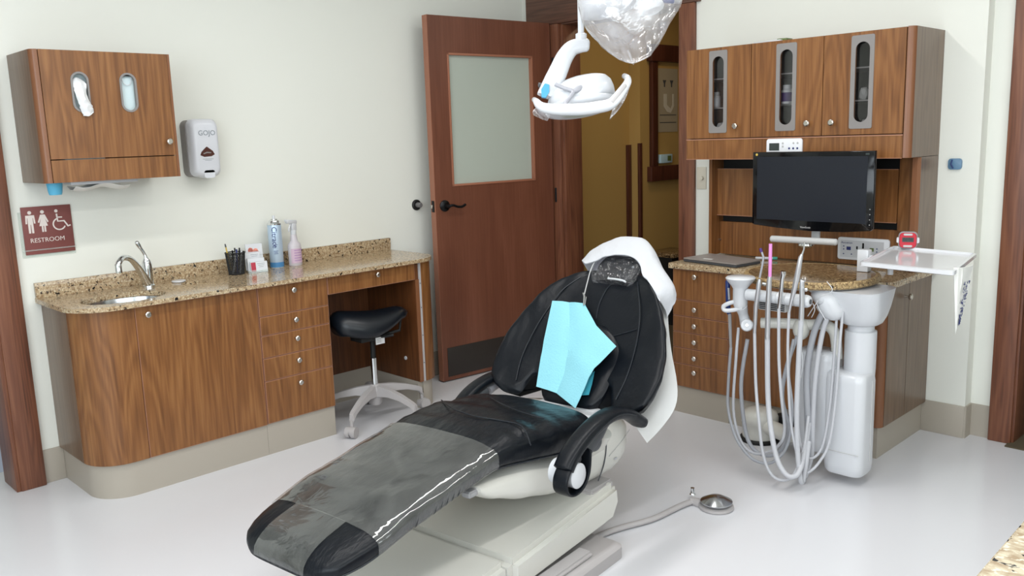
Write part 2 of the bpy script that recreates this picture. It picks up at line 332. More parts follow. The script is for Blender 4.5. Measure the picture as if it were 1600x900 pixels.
b = NB(); box(b, -0.14, 0.9, RY-0.14, RY, 0, CEIL); box(b, 0.9, RX, RY-0.14, RY, 0, 0.9); box(b, 0.9, RX, RY-0.14, RY, 2.5, CEIL)
struct('wall_front', b, M['wall'], 'window wall behind the photographer')
# beyond the left opening and the far right opening
b = NB(); box(b, -1.3, -1.2, -4.3, -2.9, 0, 2.5); box(b, -1.2, -0.14, -3.02, -2.92, 0, 2.5); box(b, -1.2, -0.14, -4.3, -4.2, 0, 2.5); box(b, -1.3, 0, -4.3, -2.9, 2.5, 2.6)
struct('wall_side_room', b, M['wall'], 'greyish wall seen past the left door casing')
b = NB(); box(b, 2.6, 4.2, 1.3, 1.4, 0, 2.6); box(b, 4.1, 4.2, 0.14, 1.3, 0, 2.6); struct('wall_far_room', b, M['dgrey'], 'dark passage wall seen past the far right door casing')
b = NB(); box(b, 2.906, 3.80, 0.0, 1.3, 0, 0.006); struct('floor_far_room', b, M['hallfl'], 'dark carpet beyond the far right doorway')
# hall
b = NB(); box(b, -0.14, 0, 0.14, 1.09, 0, 2.5); struct('wall_hall_near', b, M['hall'], 'near mustard yellow hall wall beside the open door')
b = NB(); box(b, -0.14, 0.10, 1.09, 3.1, 0, 2.5); struct('wall_hall_far', b, M['hall'], 'far mustard yellow hall wall carrying the framed sign')
b = NB(); box(b, 1.9, 2.0, 0.14, 3.1, 0, 2.5); box(b, -0.14, 2.0, 3.1, 3.2, 0, 2.5); struct('wall_hall_end', b, M['hall'], 'yellow hall wall closing the corridor')
b = NB(); box(b, -0.14, 2.0, 0.14, 3.2, 2.5, 2.6); struct('ceiling_hall', b, M['ceil'], 'ceiling of the hall beyond the door')
b = NB(); box(b, 0.0, 1.9, 0.14, 3.1, 0, 0.006); struct('floor_hall', b, M['hallfl'], 'brown carpet of the hall beyond the door')
b = NB(); box(b, 0.0, 0.022, 1.045, 1.088, 0.01, 1.335, 0.003); struct('trim_1', b, M['frame'], 'wide dark corner strip on the hall wall')
b = NB(); box(b, 0.085, 0.108, 1.075, 1.105, 0.01, 1.345, 0.003); struct('trim_2', b, M['frame'], 'narrow dark corner strip right of the wide strip in the hall')
b = NB(); box(b, 0.10, 0.115, 1.11, 3.0, 0.006, 0.42, 0.003); struct('baseboard_hall', b, M['frame'], 'tall brown base panel along the far hall wall')
# door casing and jambs of doorway 1
b = NB(); box(b, 0.315, 0.341, -0.002, 0.16, 0, 2.10, 0.002); struct('trim_3', b, M['oak'], 'left jamb of the open doorway')
b = NB(); box(b, 0.22, 0.322, -0.022, 0.0, 0, 2.094, 0.003); struct('trim_4', b, M['oak'], 'left casing of the open doorway beside the door hinges')
b = NB(); box(b, 1.202, 1.302, -0.022, 0.0, 0, 2.094, 0.003); box(b, 1.190, 1.206, -0.004, 0.16, 0, 2.10); struct('trim_5', b, M['oak'], 'right casing of the open doorway beside the light switch')
b = NB(); box(b, 0.055, 1.330, -0.026, 0.0, 2.095, 2.36, 0.003); box(b, 0.333, 1.202, -0.004, 0.16, 2.086, 2.102); struct('trim_6', b, M['oakh'], 'dark wooden header board over the open doorway')
# left room-edge casing
b = NB(); box(b, 0.0, 0.028, -3.155, -3.055, 0, 2.12, 0.004); struct('trim_7', b, M['oak'], 'wooden door casing at the left edge beside the restroom sign')
b = NB(); box(b, -0.16, 0.022, -3.172, -3.150, 0, 2.12, 0.003); struct('trim_8', b, M['oak'], 'wooden door jamb at the far left edge')
# right casing
b = NB(); box(b, 2.822, 2.915, 0.045, 0.075, 0, 2.12, 0.004); struct('trim_9', b, M['oak'], 'wooden door casing at the far right edge')
b = NB(); box(b, 2.905, 2.925, 0.06, 0.30, 0, 2.12, 0.003); struct('trim_10', b, M['oak'], 'wooden door jamb at the far right edge')
# cove base
b = NB(); box(b, 0, 0.007, -3.054, -2.968, 0, 0.150, 0.002); struct('baseboard_left', b, M['cove'], 'beige vinyl base left of the sink cabinet')
b = NB(); box(b, 0, 0.007, -1.14, -0.02, 0, 0.150, 0.002); struct('baseboard_left_far', b, M['cove'], 'beige vinyl base behind the open door')
b = NB(); box(b, 2.548, 2.735, -0.007, 0, 0, 0.150, 0.002); box(b, 2.735, 2.742, 0.0, 0.068, 0, 0.150); box(b, 2.735, 2.822, 0.068, 0.075, 0, 0.150)
struct('baseboard_back', b, M['cove'], 'beige vinyl base right of the hutch')
b = NB(); box(b, 1.306, 1.50, -0.007, 0, 0, 0.150, 0.002); struct('baseboard_back_left', b, M['cove'], 'beige vinyl base between the doorway and the hutch')
# ceiling light panels and window that supply the light
for i, (lx, ly) in enumerate(LROWS):
    t = thing('ceiling_light', 'long linear ceiling light '+['over the left cabinets side', 'over the right side of the room'][i], 'light', (lx, ly, CEIL-0.045))
    for sx in (-1, 1):
        b = NB(); box(b, lx+sx*0.095-0.012, lx+sx*0.095+0.012, ly-1.95, ly+1.95, CEIL-0.045, CEIL-0.001, 0.002); obj('side_rail', b, M['white'], t)
    b = NB(); box(b, lx-0.083, lx+0.083, ly-1.93, ly+1.93, CEIL-0.030, CEIL-0.002); obj('diffuser', b, M['lampdiff'], t)
# ---------------------------------------------------------------- the open door
hinge = Vector((0.262, -0.035, 0)); latch = Vector((0.172, -0.93, 0)); dl = (latch-hinge).length; dd = (latch-hinge).normalized(); dn = Vector((-dd.y, dd.x, 0))
if dn.x < 0: dn = -dn       # faces the room
dr = thing('door_1', 'open reddish brown wooden door with frosted window', 'door', hinge); dr['kind'] = 'structure'
def dbox(bm, s0, s1, n0, n1, z0, z1, bev=0):
    t = NB(); box(t, s0, s1, n0, n1, z0, z1, bev)
    Mx = Matrix(((dd.x, dn.x, 0, hinge.x), (dd.y, dn.y, 0, hinge.y), (0, 0, 1, 0), (0, 0, 0, 1)))
    merge(bm, t, Mx); return bm
TD = 0.046; DW = dl; WZ0, WZ1, WS0, WS1 = 1.15, 1.90, 0.145, 0.775
b = NB(); dbox(b, 0, WS0, -TD, 0, 0.008, 2.10); dbox(b, WS1, DW-0.002, -TD, 0, 0.008, 2.10); dbox(b, WS0, WS1, -TD, 0, 0.008, WZ0); dbox(b, WS0, WS1, -TD, 0, WZ1, 2.10)
obj('door_leaf', b, M['door'], dr)
b = NB(); dbox(b, DW-0.002, DW, -TD, 0, 0.008, 2.10); obj('edge_strip', b, M['doore'], dr)
b = NB(); q = 0.012
dbox(b, WS0, WS0+q, -TD+0.004, 0.005, WZ0, WZ1, 0.002); dbox(b, WS1-q, WS1, -TD+0.004, 0.005, WZ0, WZ1, 0.002); dbox(b, WS0, WS1, -TD+0.004, 0.005, WZ0, WZ0+q, 0.002); dbox(b, WS0, WS1, -TD+0.004, 0.005, WZ1-q, WZ1, 0.002)
obj('glazing_bead', b, M['doore'], dr)
b = NB(); dbox(b, WS0+q, WS1-q, -0.028, -0.020, WZ0+q, WZ1-q); obj('frosted_pane', b, M['frost'], dr)
b = NB(); dbox(b, 0.02, DW-0.035, 0, 0.003, 0.03, 0.205, 0.001); obj('kick_plate', b, M['kick'], dr)
b = NB(); dbox(b, DW, DW+0.002, -0.036, -0.010, 1.01, 1.075, 0.0005); lp = obj('latch_plate', b, M['bronze'], dr)
b = NB(); dbox(b, DW+0.002, DW+0.012, -0.030, -0.018, 1.032, 1.052, 0.002); obj('latch_bolt', b, M['nickel'], lp)
def dp(s, n, z): return hinge+dd*s+dn*n+Vector((0, 0, z))
b = NB(); lathe(b, [(0.033, 0), (0.033, 0.006), (0.028, 0.011), (0.012, 0.014), (0.011, 0.05), (0.0, 0.052)], dp(DW-0.063, 0, 1.043), dn); hd = obj('lever_handle', b, M['bronze'], dr)
b = NB(); tube(b, smooth_path([dp(DW-0.063, 0.045, 1.043), dp(DW-0.09, 0.05, 1.046), dp(DW-0.12, 0.05, 1.036), dp(DW-0.15, 0.05, 1.034), dp(DW-0.178, 0.046, 1.044)], 5), 0.0075, 10); obj('lever', b, M['bronze'], hd)
for z in (0.25, 1.05, 1.85):
    b = NB(); lathe(b, [(0.007, 0), (0.007, 0.09)], (hinge.x+0.012, hinge.y+0.012, z-0.045), n=10); obj('hinge', b, M['bronze'], dr)
# wall bumper
bp_ = thing('wall_bumper', 'round black door stop with grey core on the wall', 'door stop', (0, -0.934, 1.048))
b = NB(); lathe(b, [(0.031, 0), (0.031, 0.008), (0.026, 0.013), (0.0, 0.013)], (0.0, -0.934, 1.048), (1, 0, 0)); obj('flange', b, M['matt'], bp_)
b = NB(); lathe(b, [(0.015, 0), (0.015, 0.030), (0.011, 0.036), (0.0, 0.036)], (0.012, -0.934, 1.048), (1, 0, 0)); obj('rubber_core', b, M['bumper'], bp_)
# hall things
hs = thing('hall_framed_sign', 'dark wooden frame with pale printed sign on the hall wall', 'sign', (0.10, 1.5, 1.06))
for y_ in (1.20, 1.785):
    b = NB(); box(b, 0.10, 0.135, y_, y_+0.065, 1.15, 1.93, 0.003); obj('stile', b, M['frame'], hs)
b = NB(); box(b, 0.10, 0.145, 1.17, 1.90, 1.06, 1.17, 0.004); obj('sill', b, M['frame'], hs)
b = NB(); box(b, 0.10, 0.15, 1.17, 1.90, 1.93, 2.05, 0.004); obj('header', b, M['frame'], hs)
b = NB(); box(b, 0.10, 0.112, 1.265, 1.78, 1.17, 1.93); obj('backing', b, M['hall'], hs)
b = NB(); box(b, 0.112, 0.116, 1.29, 1.54, 1.42, 1.885); pp = obj('printed_sheet', b, M['posterp'], hs)
for k in range(2):
    b = NB(); c = 1.37+k*0.09; prism(b, [(c-0.022, 1.80), (c+0.022, 1.80), (c+0.008, 1.775), (c+0.006, 1.75), (c-0.006, 1.75), (c-0.008, 1.775)], 0.116, 0.1175, 'x'); obj('emblem', b, M['dgrey'], pp)
b = NB(); prism(b, [(1.36, 1.70), (1.40, 1.70), (1.40, 1.62), (1.45, 1.59), (1.47, 1.62), (1.47, 1.70), (1.49, 1.70), (1.49, 1.61), (1.45, 1.56), (1.40, 1.57), (1.36, 1.61)], 0.116, 0.1172, 'x'); obj('emblem', b, M['switch'], pp)
for z in (1.545, 1.49): 
    b = NB(); box(b, 0.116, 0.117, 1.31, 1.52, z-0.003, z+0.003); obj('printed_line', b, M['dgrey'], pp)
th = thing('hall_thermostat', 'small light blue display box at the bottom of the hall frame', 'thermostat', (0.112, 1.36, 1.19))
b = NB(); box(b, 0.1125, 0.14, 1.29, 1.44, 1.19, 1.255, 0.004); obj('case', b, M['thermo'], th); b = NB(); box(b, 0.14, 0.1415, 1.375, 1.42, 1.205, 1.243); obj('display', b, M['lcdo'], th)
hc = thing('hall_counter', 'stone topped counter in the hall behind the chair', 'counter', (0.25, 1.25, 0))
b = NB(); box(b, 0.12, 0.35, 1.13, 1.42, 0.007, 0.51); obj('body', b, M['matt'], hc); b = NB(); box(b, 0.117, 0.37, 1.12, 1.44, 0.51, 0.54, 0.004); obj('top', b, M['granite2'], hc)
# switch on the wall beside the hutch
sw = thing('light_switch', 'beige wall switch plate with round knob left of the hutch', 'switch', (1.335, 0, 1.165))
b = NB(); box(b, 1.308, 1.368, -0.006, 0, 1.105, 1.225, 0.002); obj('plate', b, M['switch'], sw); b = NB(); lathe(b, [(0.011, 0), (0.010, 0.014), (0, 0.015)], (1.345, -0.006, 1.165), (0, -1, 0)); obj('dimmer_knob', b, M['switch'], sw)
hk = thing('wall_hook', 'small blue plastic hook on the wall right of the hutch', 'hook', (2.638, 0, 1.24))
b = NB(); prism(b, [(x, z) for x, z in stadium(2.638, 1.24, 0.028, 0.024, 5, 0.012)], -0.012, -0.0, 'y', 0.002); obj('plate', b, M['blueobj'], hk)
b = NB(); tube(b, [(2.628, -0.014, 1.258), (2.624, -0.02, 1.24), (2.634, -0.016, 1.222)], 0.003, 8); obj('prong', b, M['navy'], hk)
# ---------------------------------------------------------------- cabinet helpers
def knob(parent, p, axis, r=0.0125):
    b = NB(); lathe(b, [(0.006, 0), (0.005, 0.014), (r*0.8, 0.017), (r, 0.021), (r, 0.027), (r*0.7, 0.030), (0, 0.030)], p, axis, 16); return obj('knob', b, M['nickel'], parent)
def edged(parent, name, ax, d, a0, a1, z0, z1, th=0.018, m='lam', sgn=1):
    # a door or drawer front lying on plane ax=d, with pale edge band showing round the rim
    b = NB()
    if ax == 'x': box(b, d-th, d-0.0012, a0, a1, z0, z1)
    else: box(b, a0, a1, d+0.0012, d+th, z0, z1)
    bb = obj(name, b, M['edge'], parent); 
    b = NB(); e = 0.0022
    if ax == 'x': box(b, d-0.0013, d, a0+e, a1-e, z0+e, z1-e)
    else: box(b, a0+e, a1-e, d, d+0.0013, z0+e, z1-e)
    obj('veneer', b, M[m], bb); return bb
# ---------------------------------------------------------------- left counter run
FX = 0.46; Z0 = 0.148; ZT = 0.793
def arc(cx, cy, r, a0, a1, n=10): return [(cx+r*math.cos(math.radians(a0+(a1-a0)*k/n)), cy+r*math.sin(math.radians(a0+(a1-a0)*k/n))) for k in range(n+1)]
t = thing('sink_cabinet', 'brown laminate sink cabinet with rounded left end under the basin', 'cabinet', (0.23, -2.6, 0))
RC = 0.15
b = NB(); prism(b, [(0.002, -2.98)]+[(0.10, -2.98)]+arc(FX-RC, -2.98+RC, RC, -90, 0)+[(FX, -2.769), (FX-0.016, -2.769)]+arc(FX-RC, -2.98+RC, RC-0.016, 0, -90)+[(0.002, -2.964)], Z0, ZT); obj('curved_end_panel', b, M['lam'], t, 30)
b = NB(); box(b, 0.002, FX-RC, -2.9812, -2.9795, Z0, ZT-0.001); obj('left_side', b, M['lamsheen'], t)  # thin overlay sheet, its grey tint imitates reflected light on the laminate
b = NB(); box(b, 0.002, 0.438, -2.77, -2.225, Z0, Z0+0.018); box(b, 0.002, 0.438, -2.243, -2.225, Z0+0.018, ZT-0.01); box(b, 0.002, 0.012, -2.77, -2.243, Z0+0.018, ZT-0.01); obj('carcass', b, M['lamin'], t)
dd_ = edged(t, 'door', 'x', FX, -2.766, -2.226, Z0, ZT-0.006); knob(dd_, (FX, -2.722, 0.755), (1, 0, 0))
b = NB(); prism(b, [(0.002, -2.968)]+arc(FX-0.012-RC, -2.968+RC, RC, -90, 0)+[(FX-0.012, -2.225), (0.002, -2.225)], 0.0, Z0-0.001); obj('toe_kick', b, M['cove'], t, 30)
t = thing('drawer_cabinet', 'brown laminate cabinet of five drawers between sink cabinet and knee space', 'cabinet', (0.23, -2.04, 0))
b = NB(); box(b, 0.002, 0.438, -2.223, -1.857, Z0, ZT-0.01); box(b, 0.002, 0.452, -1.872, -1.856, Z0, ZT-0.01); obj('carcass', b, M['lamin'], t)
zs = [ZT-0.006, 0.652, 0.563, 0.458, 0.350, Z0]
for i in range(5):
    f = edged(t, 'drawer', 'x', FX, -2.221, -1.859, zs[i+1]+0.003, zs[i]); knob(f, (FX, -2.05+0.0, zs[i]-0.034 if i else 0.758), (1, 0, 0))
b = NB(); box(b, 0.002, FX-0.012, -2.224, -1.858, 0, Z0-0.001); obj('toe_kick', b, M['cove'], t)
t = thing('knee_space_desk', 'knee space unit with one drawer and rounded right end above the stool', 'cabinet', (0.23, -1.5, 0))
f = edged(t, 'drawer', 'x', FX, -1.855, -1.328, 0.703, ZT-0.006); knob(f, (FX, -1.575, 0.765), (1, 0, 0))
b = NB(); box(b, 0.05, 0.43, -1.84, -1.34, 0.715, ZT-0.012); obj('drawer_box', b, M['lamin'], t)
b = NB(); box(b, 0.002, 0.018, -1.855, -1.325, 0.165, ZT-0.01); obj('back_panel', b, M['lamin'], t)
b = NB(); box(b, 0.002, 0.455, -1.325, -1.303, Z0, ZT-0.01); obj('side_panel', b, M['lamin'], t)
b = NB(); box(b, 0.455, 0.4605, -1.326, -1.303, Z0, 0.702); obj('edge_band', b, M['post'], t)
b = NB(); box(b, 0.452, 0.4608, -1.302, -1.289, Z0, ZT-0.006); ra = obj('metal_strip', b, M['lilac'], t)
for z in (0.25, 0.40, 0.55, 0.68):
    b = NB(); lathe(b, [(0.003, 0), (0.002, 0.002), (0, 0.002)], (0.4608, -1.2955, z), (1, 0, 0), 8); obj('screw', b, M['dgrey'], ra)
RE = 0.11
b = NB(); prism(b, [(0.002, -1.288), (FX, -1.288)]+arc(FX-RE, -1.18-RE+0.01, RE, 0, 90)+[(0.002, -1.17)], Z0, ZT); obj('curved_end_panel', b, M['lam'], t, 30)
b = NB(); prism(b, [(0.002, -1.30), (FX-0.012, -1.30)]+arc(FX-0.012-RE, -1.192-RE+0.01, RE, 0, 90)+[(0.002, -1.182)], 0, Z0-0.001); box(b, 0.002, 0.012, -1.855, -1.30, 0, 0.165); box(b, 0.002, FX-0.02, -1.327, -1.30, 0, Z0-0.001); obj('toe_kick', b, M['cove'], t, 30)
b = NB(); lathe(b, [(0.011, 0), (0.010, 0.004), (0, 0.005)], (0.34, -1.325, 0.262), (0, -1, 0), 14); obj('cover_cap', b, M['white'], t)
b = NB(); box(b, 0.018, 0.024, -1.62, -1.59, 0.38, 0.45, 0.001); obj('outlet_plate', b, M['switch'], t)
# worktop with sink hole and waste hole
wt = thing('granite_worktop', 'speckled tan granite worktop over the left cabinets', 'worktop', (0.25, -2.1, ZT))
def slab_with_holes(outline, holes, z0, z1):
    b = bmesh.new(); es = []
    for poly in [outline]+holes:
        vs = [b.verts.new((x, y, 0)) for x, y in poly]
        es += [b.edges.new((vs[i], vs[(i+1) % len(vs)])) for i in range(len(vs))]
    r = bmesh.ops.triangle_fill(b, use_beauty=True, use_dissolve=False, edges=es)
    tris = [[(v.co.x, v.co.y) for v in f.verts] for f in b.faces]; b.free()
    o = bmesh.new(); T_ = {}; B_ = {}
    def gv(D, x, y, z):
        k = (round(x, 5), round(y, 5))
        if k not in D: D[k] = o.verts.new((x, y, z))
        return D[k]
    for tr in tris:
        o.faces.new([gv(T_, x, y, z1) for x, y in tr]); o.faces.new([gv(B_, x, y, z0) for x, y in tr][::-1])
    for poly in [outline]+holes:
        for i in range(len(poly)):
            a, c = poly[i], poly[(i+1) % len(poly)]
            o.faces.new((gv(T_, *a, z1), gv(T_, *c, z1), gv(B_, *c, z0), gv(B_, *a, z0)))
    return o
TX = 0.492; SC = (0.316, -2.750); ZW = 0.812
sink_hole = [(SC[0]+0.128*math.cos(2*PI*k/40), SC[1]+0.170*math.sin(2*PI*k/40)) for k in range(40)]
waste_hole = [(0.20+0.055*math.cos(2*PI*k/24), -2.395+0.055*math.sin(2*PI*k/24)) for k in range(24)]
outl = [(0.001, -3.002)]+[(0.12, -3.002)]+arc(TX-0.17, -3.002+0.17, 0.17, -90, 0)+arc(TX-0.16, -1.155-0.16, 0.16, 0, 90)+[(0.001, -1.155)]
b = slab_with_holes(outl, [sink_hole, waste_hole], ZT, ZW); obj('slab', b, M['granite'], wt, 30)
b = NB(); box(b, 0.001, 0.02, -3.0, -1.147, ZW, 0.878, 0.001); obj('backsplash', b, M['granite'], wt)
b = NB(); lathe(b, [(0.052, -0.003), (0.05, -0.03), (0.0, -0.03)], (0.20, -2.395, ZW-0.004), n=24, cap=False); obj('waste_liner', b, M['granite'], wt)
sk = thing('sink_basin', 'oval stainless steel basin set into the granite worktop', 'sink', (SC[0], SC[1], ZT-0.12))
b = NB(); pr = [(1.0, 0), (0.95, -0.002), (0.92, -0.02), (0.87, -0.08), (0.72, -0.115), (0.3, -0.125), (0.0, -0.125)]
loft(b, [[(SC[0]+0.128*s*math.cos(2*PI*k/40), SC[1]+0.170*s*math.sin(2*PI*k/40), ZT-0.0005+z) for k in range(40)] for s, z in [(max(s_, 0.01), z_) for s_, z_ in pr]], cap=False); obj('bowl', b, M['steel'], sk)
b = NB(); lathe(b, [(0.024, 0), (0.020, 0.003), (0, 0.002)], (SC[0], SC[1], ZT-0.125)); obj('drain', b, M['chrome'], sk)
fc = thing('faucet', 'chrome single lever faucet with curved spout behind the basin', 'faucet', (0.125, -2.568, ZW))
fb = Vector((0.125, -2.568, ZW))
b = NB(); lathe(b, [(0.027, 0), (0.027, 0.008), (0.022, 0.014), (0.021, 0.06), (0.022, 0.10), (0.019, 0.115), (0.014, 0.125), (0.0, 0.128)], fb, n=24); obj('body', b, M['chrome'], fc)
b = NB(); sp = smooth_path([fb+Vector(p) for p in ((0.012, -0.01, 0.02), (0.035, -0.045, 0.085), (0.070, -0.092, 0.140), (0.11, -0.138, 0.156), (0.142, -0.168, 0.144), (0.148, -0.176, 0.124))], 6); n_ = len(sp)
tube(b, sp, [0.020-0.008*min(1, i/(n_*0.4)) for i in range(n_)], 14); s_ = obj('spout', b, M['chrome'], fc); b = NB(); lathe(b, [(0.014, 0), (0.014, 0.035), (0.012, 0.038)], fb+Vector((0.148, -0.176, 0.100))); obj('aerator', b, M['chrome'], s_)
b = NB(); tube(b, smooth_path([fb+Vector(p) for p in ((0, 0, 0.12), (0.0, -0.006, 0.15), (0.0, -0.024, 0.185), (0.0, -0.036, 0.210))], 5), [0.014, 0.013, 0.011, 0.009, 0.008, 0.007, 0.007, 0.007, 0.007, 0.008, 0.009, 0.010, 0.010, 0.0105, 0.009, 0.004], 12); obj('lever', b, M['chrome'], fc)
so = thing('soap_disc', 'small white disc lying behind the round worktop hole', 'disc', (0.11, -2.425, ZW)); b = NB(); lathe(b, [(0.028, 0), (0.032, 0.004), (0.030, 0.008), (0, 0.009)], (0.11, -2.425, ZW+0.0005)); obj('disc', b, M['white'], so)
# ---------------------------------------------------------------- wall cabinet on the left wall
t = thing('wall_cabinet', 'brown laminate wall cabinet with two oval dispenser slots above the sink', 'cabinet', (0.15, -2.73, 1.30))
UX = 0.30; y0, y1, z0, z1 = -2.99, -2.452, 1.300, 1.812
b = NB(); box(b, 0.001, UX-0.026, y0, y0+0.018, z0, z1); obj('left_side', b, M['lamsheen'], t)
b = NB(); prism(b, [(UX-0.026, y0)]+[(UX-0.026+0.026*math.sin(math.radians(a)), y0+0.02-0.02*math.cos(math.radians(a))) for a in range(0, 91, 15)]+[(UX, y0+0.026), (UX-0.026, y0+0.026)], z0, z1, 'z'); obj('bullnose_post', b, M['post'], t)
b = NB(); box(b, 0.001, UX-0.002, y1-0.018, y1, z0, z1); obj('right_side', b, M['lamsheen'], t)
b = NB(); box(b, 0.001, UX-0.02, y0+0.018, y1-0.018, z1-0.018, z1-0.001); box(b, 0.001, UX-0.02, y0+0.018, y1-0.018, z0+0.03, z0+0.048); box(b, 0.001, 0.01, y0+0.018, y1-0.018, z0, z1-0.02); obj('carcass', b, M['lamin'], t)
def slab_hole_x(d, th, outline, holes):   # slab standing on a plane x=d with holes, outline in (y, z)
    s = slab_with_holes(outline, holes, -th, 0.0)
    for v in s.verts: v.co = Vector((d+v.co.z, v.co.x, v.co.y))
    return s
def slab_hole_y(d, th, outline, holes):
    s = slab_with_holes(outline, holes, 0.0, th)
    for v in s.verts: v.co = Vector((v.co.x, d+v.co.z, v.co.y))
    return s
slots = [(-2.822, 1.652), (-2.634, 1.652)]
b = slab_hole_x(UX, 0.018, [(y0+0.029, 1.392), (y1-0.010, 1.392), (y1-0.010, z1), (y0+0.029, z1)], [stadium(c, z, 0.034, 0.079, 8) for c, z in slots]); do = obj('door', b, M['lam'], t)
knob(do, (UX, -2.492, 1.449), (1, 0, 0))
for c, z in slots:
    b = slab_hole_x(UX+0.004, 0.008, stadium(c, z, 0.034, 0.079, 10), [stadium(c, z, 0.0265, 0.0715, 10)]); obj('slot_rim', b, M['frameg'], do)
b = NB(); box(b, UX-0.018, UX-0.001, y0+0.029, y1-0.010, z0, 1.388); obj('lower_front', b, M['lam'], t)
b = NB(); box(b, UX-0.006, UX+0.0005, y1-0.009, y1+0.001, z0, z1); obj('edge_band', b, M['post'], t)
gb = thing('glove_box', 'pale box inside the left dispenser slot', 'box', (0.2, -2.822, 1.45)); b = NB(); box(b, 0.14, 0.27, -2.90, -2.745, 1.36, 1.735, 0.004); obj('carton', b, M['mask'], gb)
b = NB()
P = [[(0.285, -2.845, 1.70), (0.290, -2.83, 1.708), (0.29, -2.812, 1.70)], [(0.30, -2.848, 1.68), (0.315, -2.83, 1.685), (0.306, -2.80, 1.682)], [(0.308, -2.846, 1.65), (0.325, -2.828, 1.655), (0.312, -2.806, 1.65)],
     [(0.31, -2.838, 1.615), (0.33, -2.822, 1.62), (0.316, -2.80, 1.618)], [(0.31, -2.832, 1.585), (0.326, -2.815, 1.59), (0.314, -2.788, 1.592)], [(0.306, -2.824, 1.560), (0.318, -2.806, 1.558), (0.309, -2.785, 1.572)]]
rows = resample(P, 4, 4)
for i, r in enumerate(rows):
    for j, p in enumerate(r): p += Vector((0.006*noise.noise(Vector((i*0.6, j*0.7, 2))), 0.003*noise.noise(Vector((i*0.9, j*0.5, 8))), 0))
sheet(b, rows, 0.003); g_ = obj('hanging_glove', b, M['tissue']); tag(g_, 'crumpled white glove hanging out of the left dispenser slot', 'glove')
mk = thing('face_masks', 'pale blue face masks showing in the right dispenser slot', 'mask', (0.25, -2.634, 1.5))
b = NB(); box(b, 0.19, 0.285, -2.672, -2.598, 1.50, 1.722, 0.012, 3); m_ = obj('mask_stack', b, M['mask'], mk)
b = NB(); tube(b, smooth_path([(0.288, -2.655, 1.715), (0.292, -2.648, 1.690), (0.293, -2.634, 1.682), (0.292, -2.620, 1.690), (0.288, -2.613, 1.715)], 5), 0.0015, 6); obj('ear_loop', b, M['white'], m_)
# under the cabinet
cp = thing('paper_cup_stack', 'light blue paper cup hanging below the wall cabinet', 'cup', (0.22, -2.885, 1.30)); b = NB(); lathe(b, [(0.023, 0), (0.026, 0.01), (0.031, 0.052), (0.031, 0.054)], (0.20, -2.93, 1.250)); obj('cup', b, M['cup'], cp)
pt = thing('paper_towels', 'folded white paper towels hanging below the wall cabinet', 'paper towel', (0.2, -2.75, 1.29))
b = NB(); box(b, 0.06, 0.21, -2.87, -2.60, 1.285, 1.2995, 0.002); obj('dispenser_tray', b, M['white'], pt)
b = NB(); rows = [[(0.09+0.11*i/3, -2.85+0.22*j/8, 1.283-0.018*abs(math.sin(i*PI/3))-0.008*math.sin(j*1.1)-0.004) for j in range(9)] for i in range(4)]; sheet(b, rows, 0.002); obj('towel', b, M['paper'], pt)
# soap dispenser
sd = thing('soap_dispenser', 'white wall soap dispenser with brown droplet window right of the wall cabinet', 'soap dispenser', (0, -2.24, 1.28))
def rr(yc, zc, hy, hz, r, x, n=5): return [(x, y, z) for y, z in stadium(yc, zc, hy, hz, n, r)]
DY = -2.232; b = NB(); loft(b, [rr(DY, 1.415, 0.070, 0.132, 0.03, 0.0), rr(DY, 1.415, 0.070, 0.132, 0.03, 0.055)]); obj('back_plate', b, M['frameg'], sd)
b = NB(); loft(b, [rr(DY+0.002, 1.417, 0.068, 0.133, 0.03, 0.05), rr(DY+0.004, 1.417, 0.068, 0.133, 0.034, 0.085), rr(DY+0.004, 1.415, 0.060, 0.124, 0.034, 0.102), rr(DY+0.004, 1.413, 0.050, 0.110, 0.03, 0.108)]); obj('cover', b, M['disp'], sd, 50)
b = NB(); loft(b, [rr(DY+0.006, 1.298, 0.028, 0.020, 0.01, 0.05), rr(DY+0.006, 1.296, 0.026, 0.018, 0.01, 0.108)]); obj('spout_nose', b, M['disp'], sd)
b = NB(); prism(b, [(DY+0.004+y, 1.402+z) for y, z in ((-0.036, -0.018), (-0.030, -0.003), (-0.014, 0.012), (-0.002, 0.021), (0.010, 0.012), (0.026, 0.0), (0.034, -0.016), (0.018, -0.024), (-0.018, -0.026))], 0.1075, 0.1095, 'x'); wn = obj('droplet_window', b, M['choco'], sd)
b = NB(); prism(b, [(DY+0.004+y, 1.402+z) for y, z in ((-0.022, -0.010), (-0.004, -0.003), (0.018, -0.006), (0.016, -0.010), (-0.004, -0.009), (-0.020, -0.014))], 0.1095, 0.1100, 'x'); obj('highlight_mark', b, M['frameg'], wn)
text('lettering', 'GOJO', 0.032, M['logo'], sd, (0.1092, DY+0.008, 1.475), (0, 1, 0), (0, 0, 1))
b = NB(); box(b, 0.108, 0.1088, DY-0.022, DY+0.03, 1.365, 1.367); box(b, 0.108, 0.1088, DY-0.012, DY+0.022, 1.359, 1.3605); obj('print_line', b, M['logo'], sd)
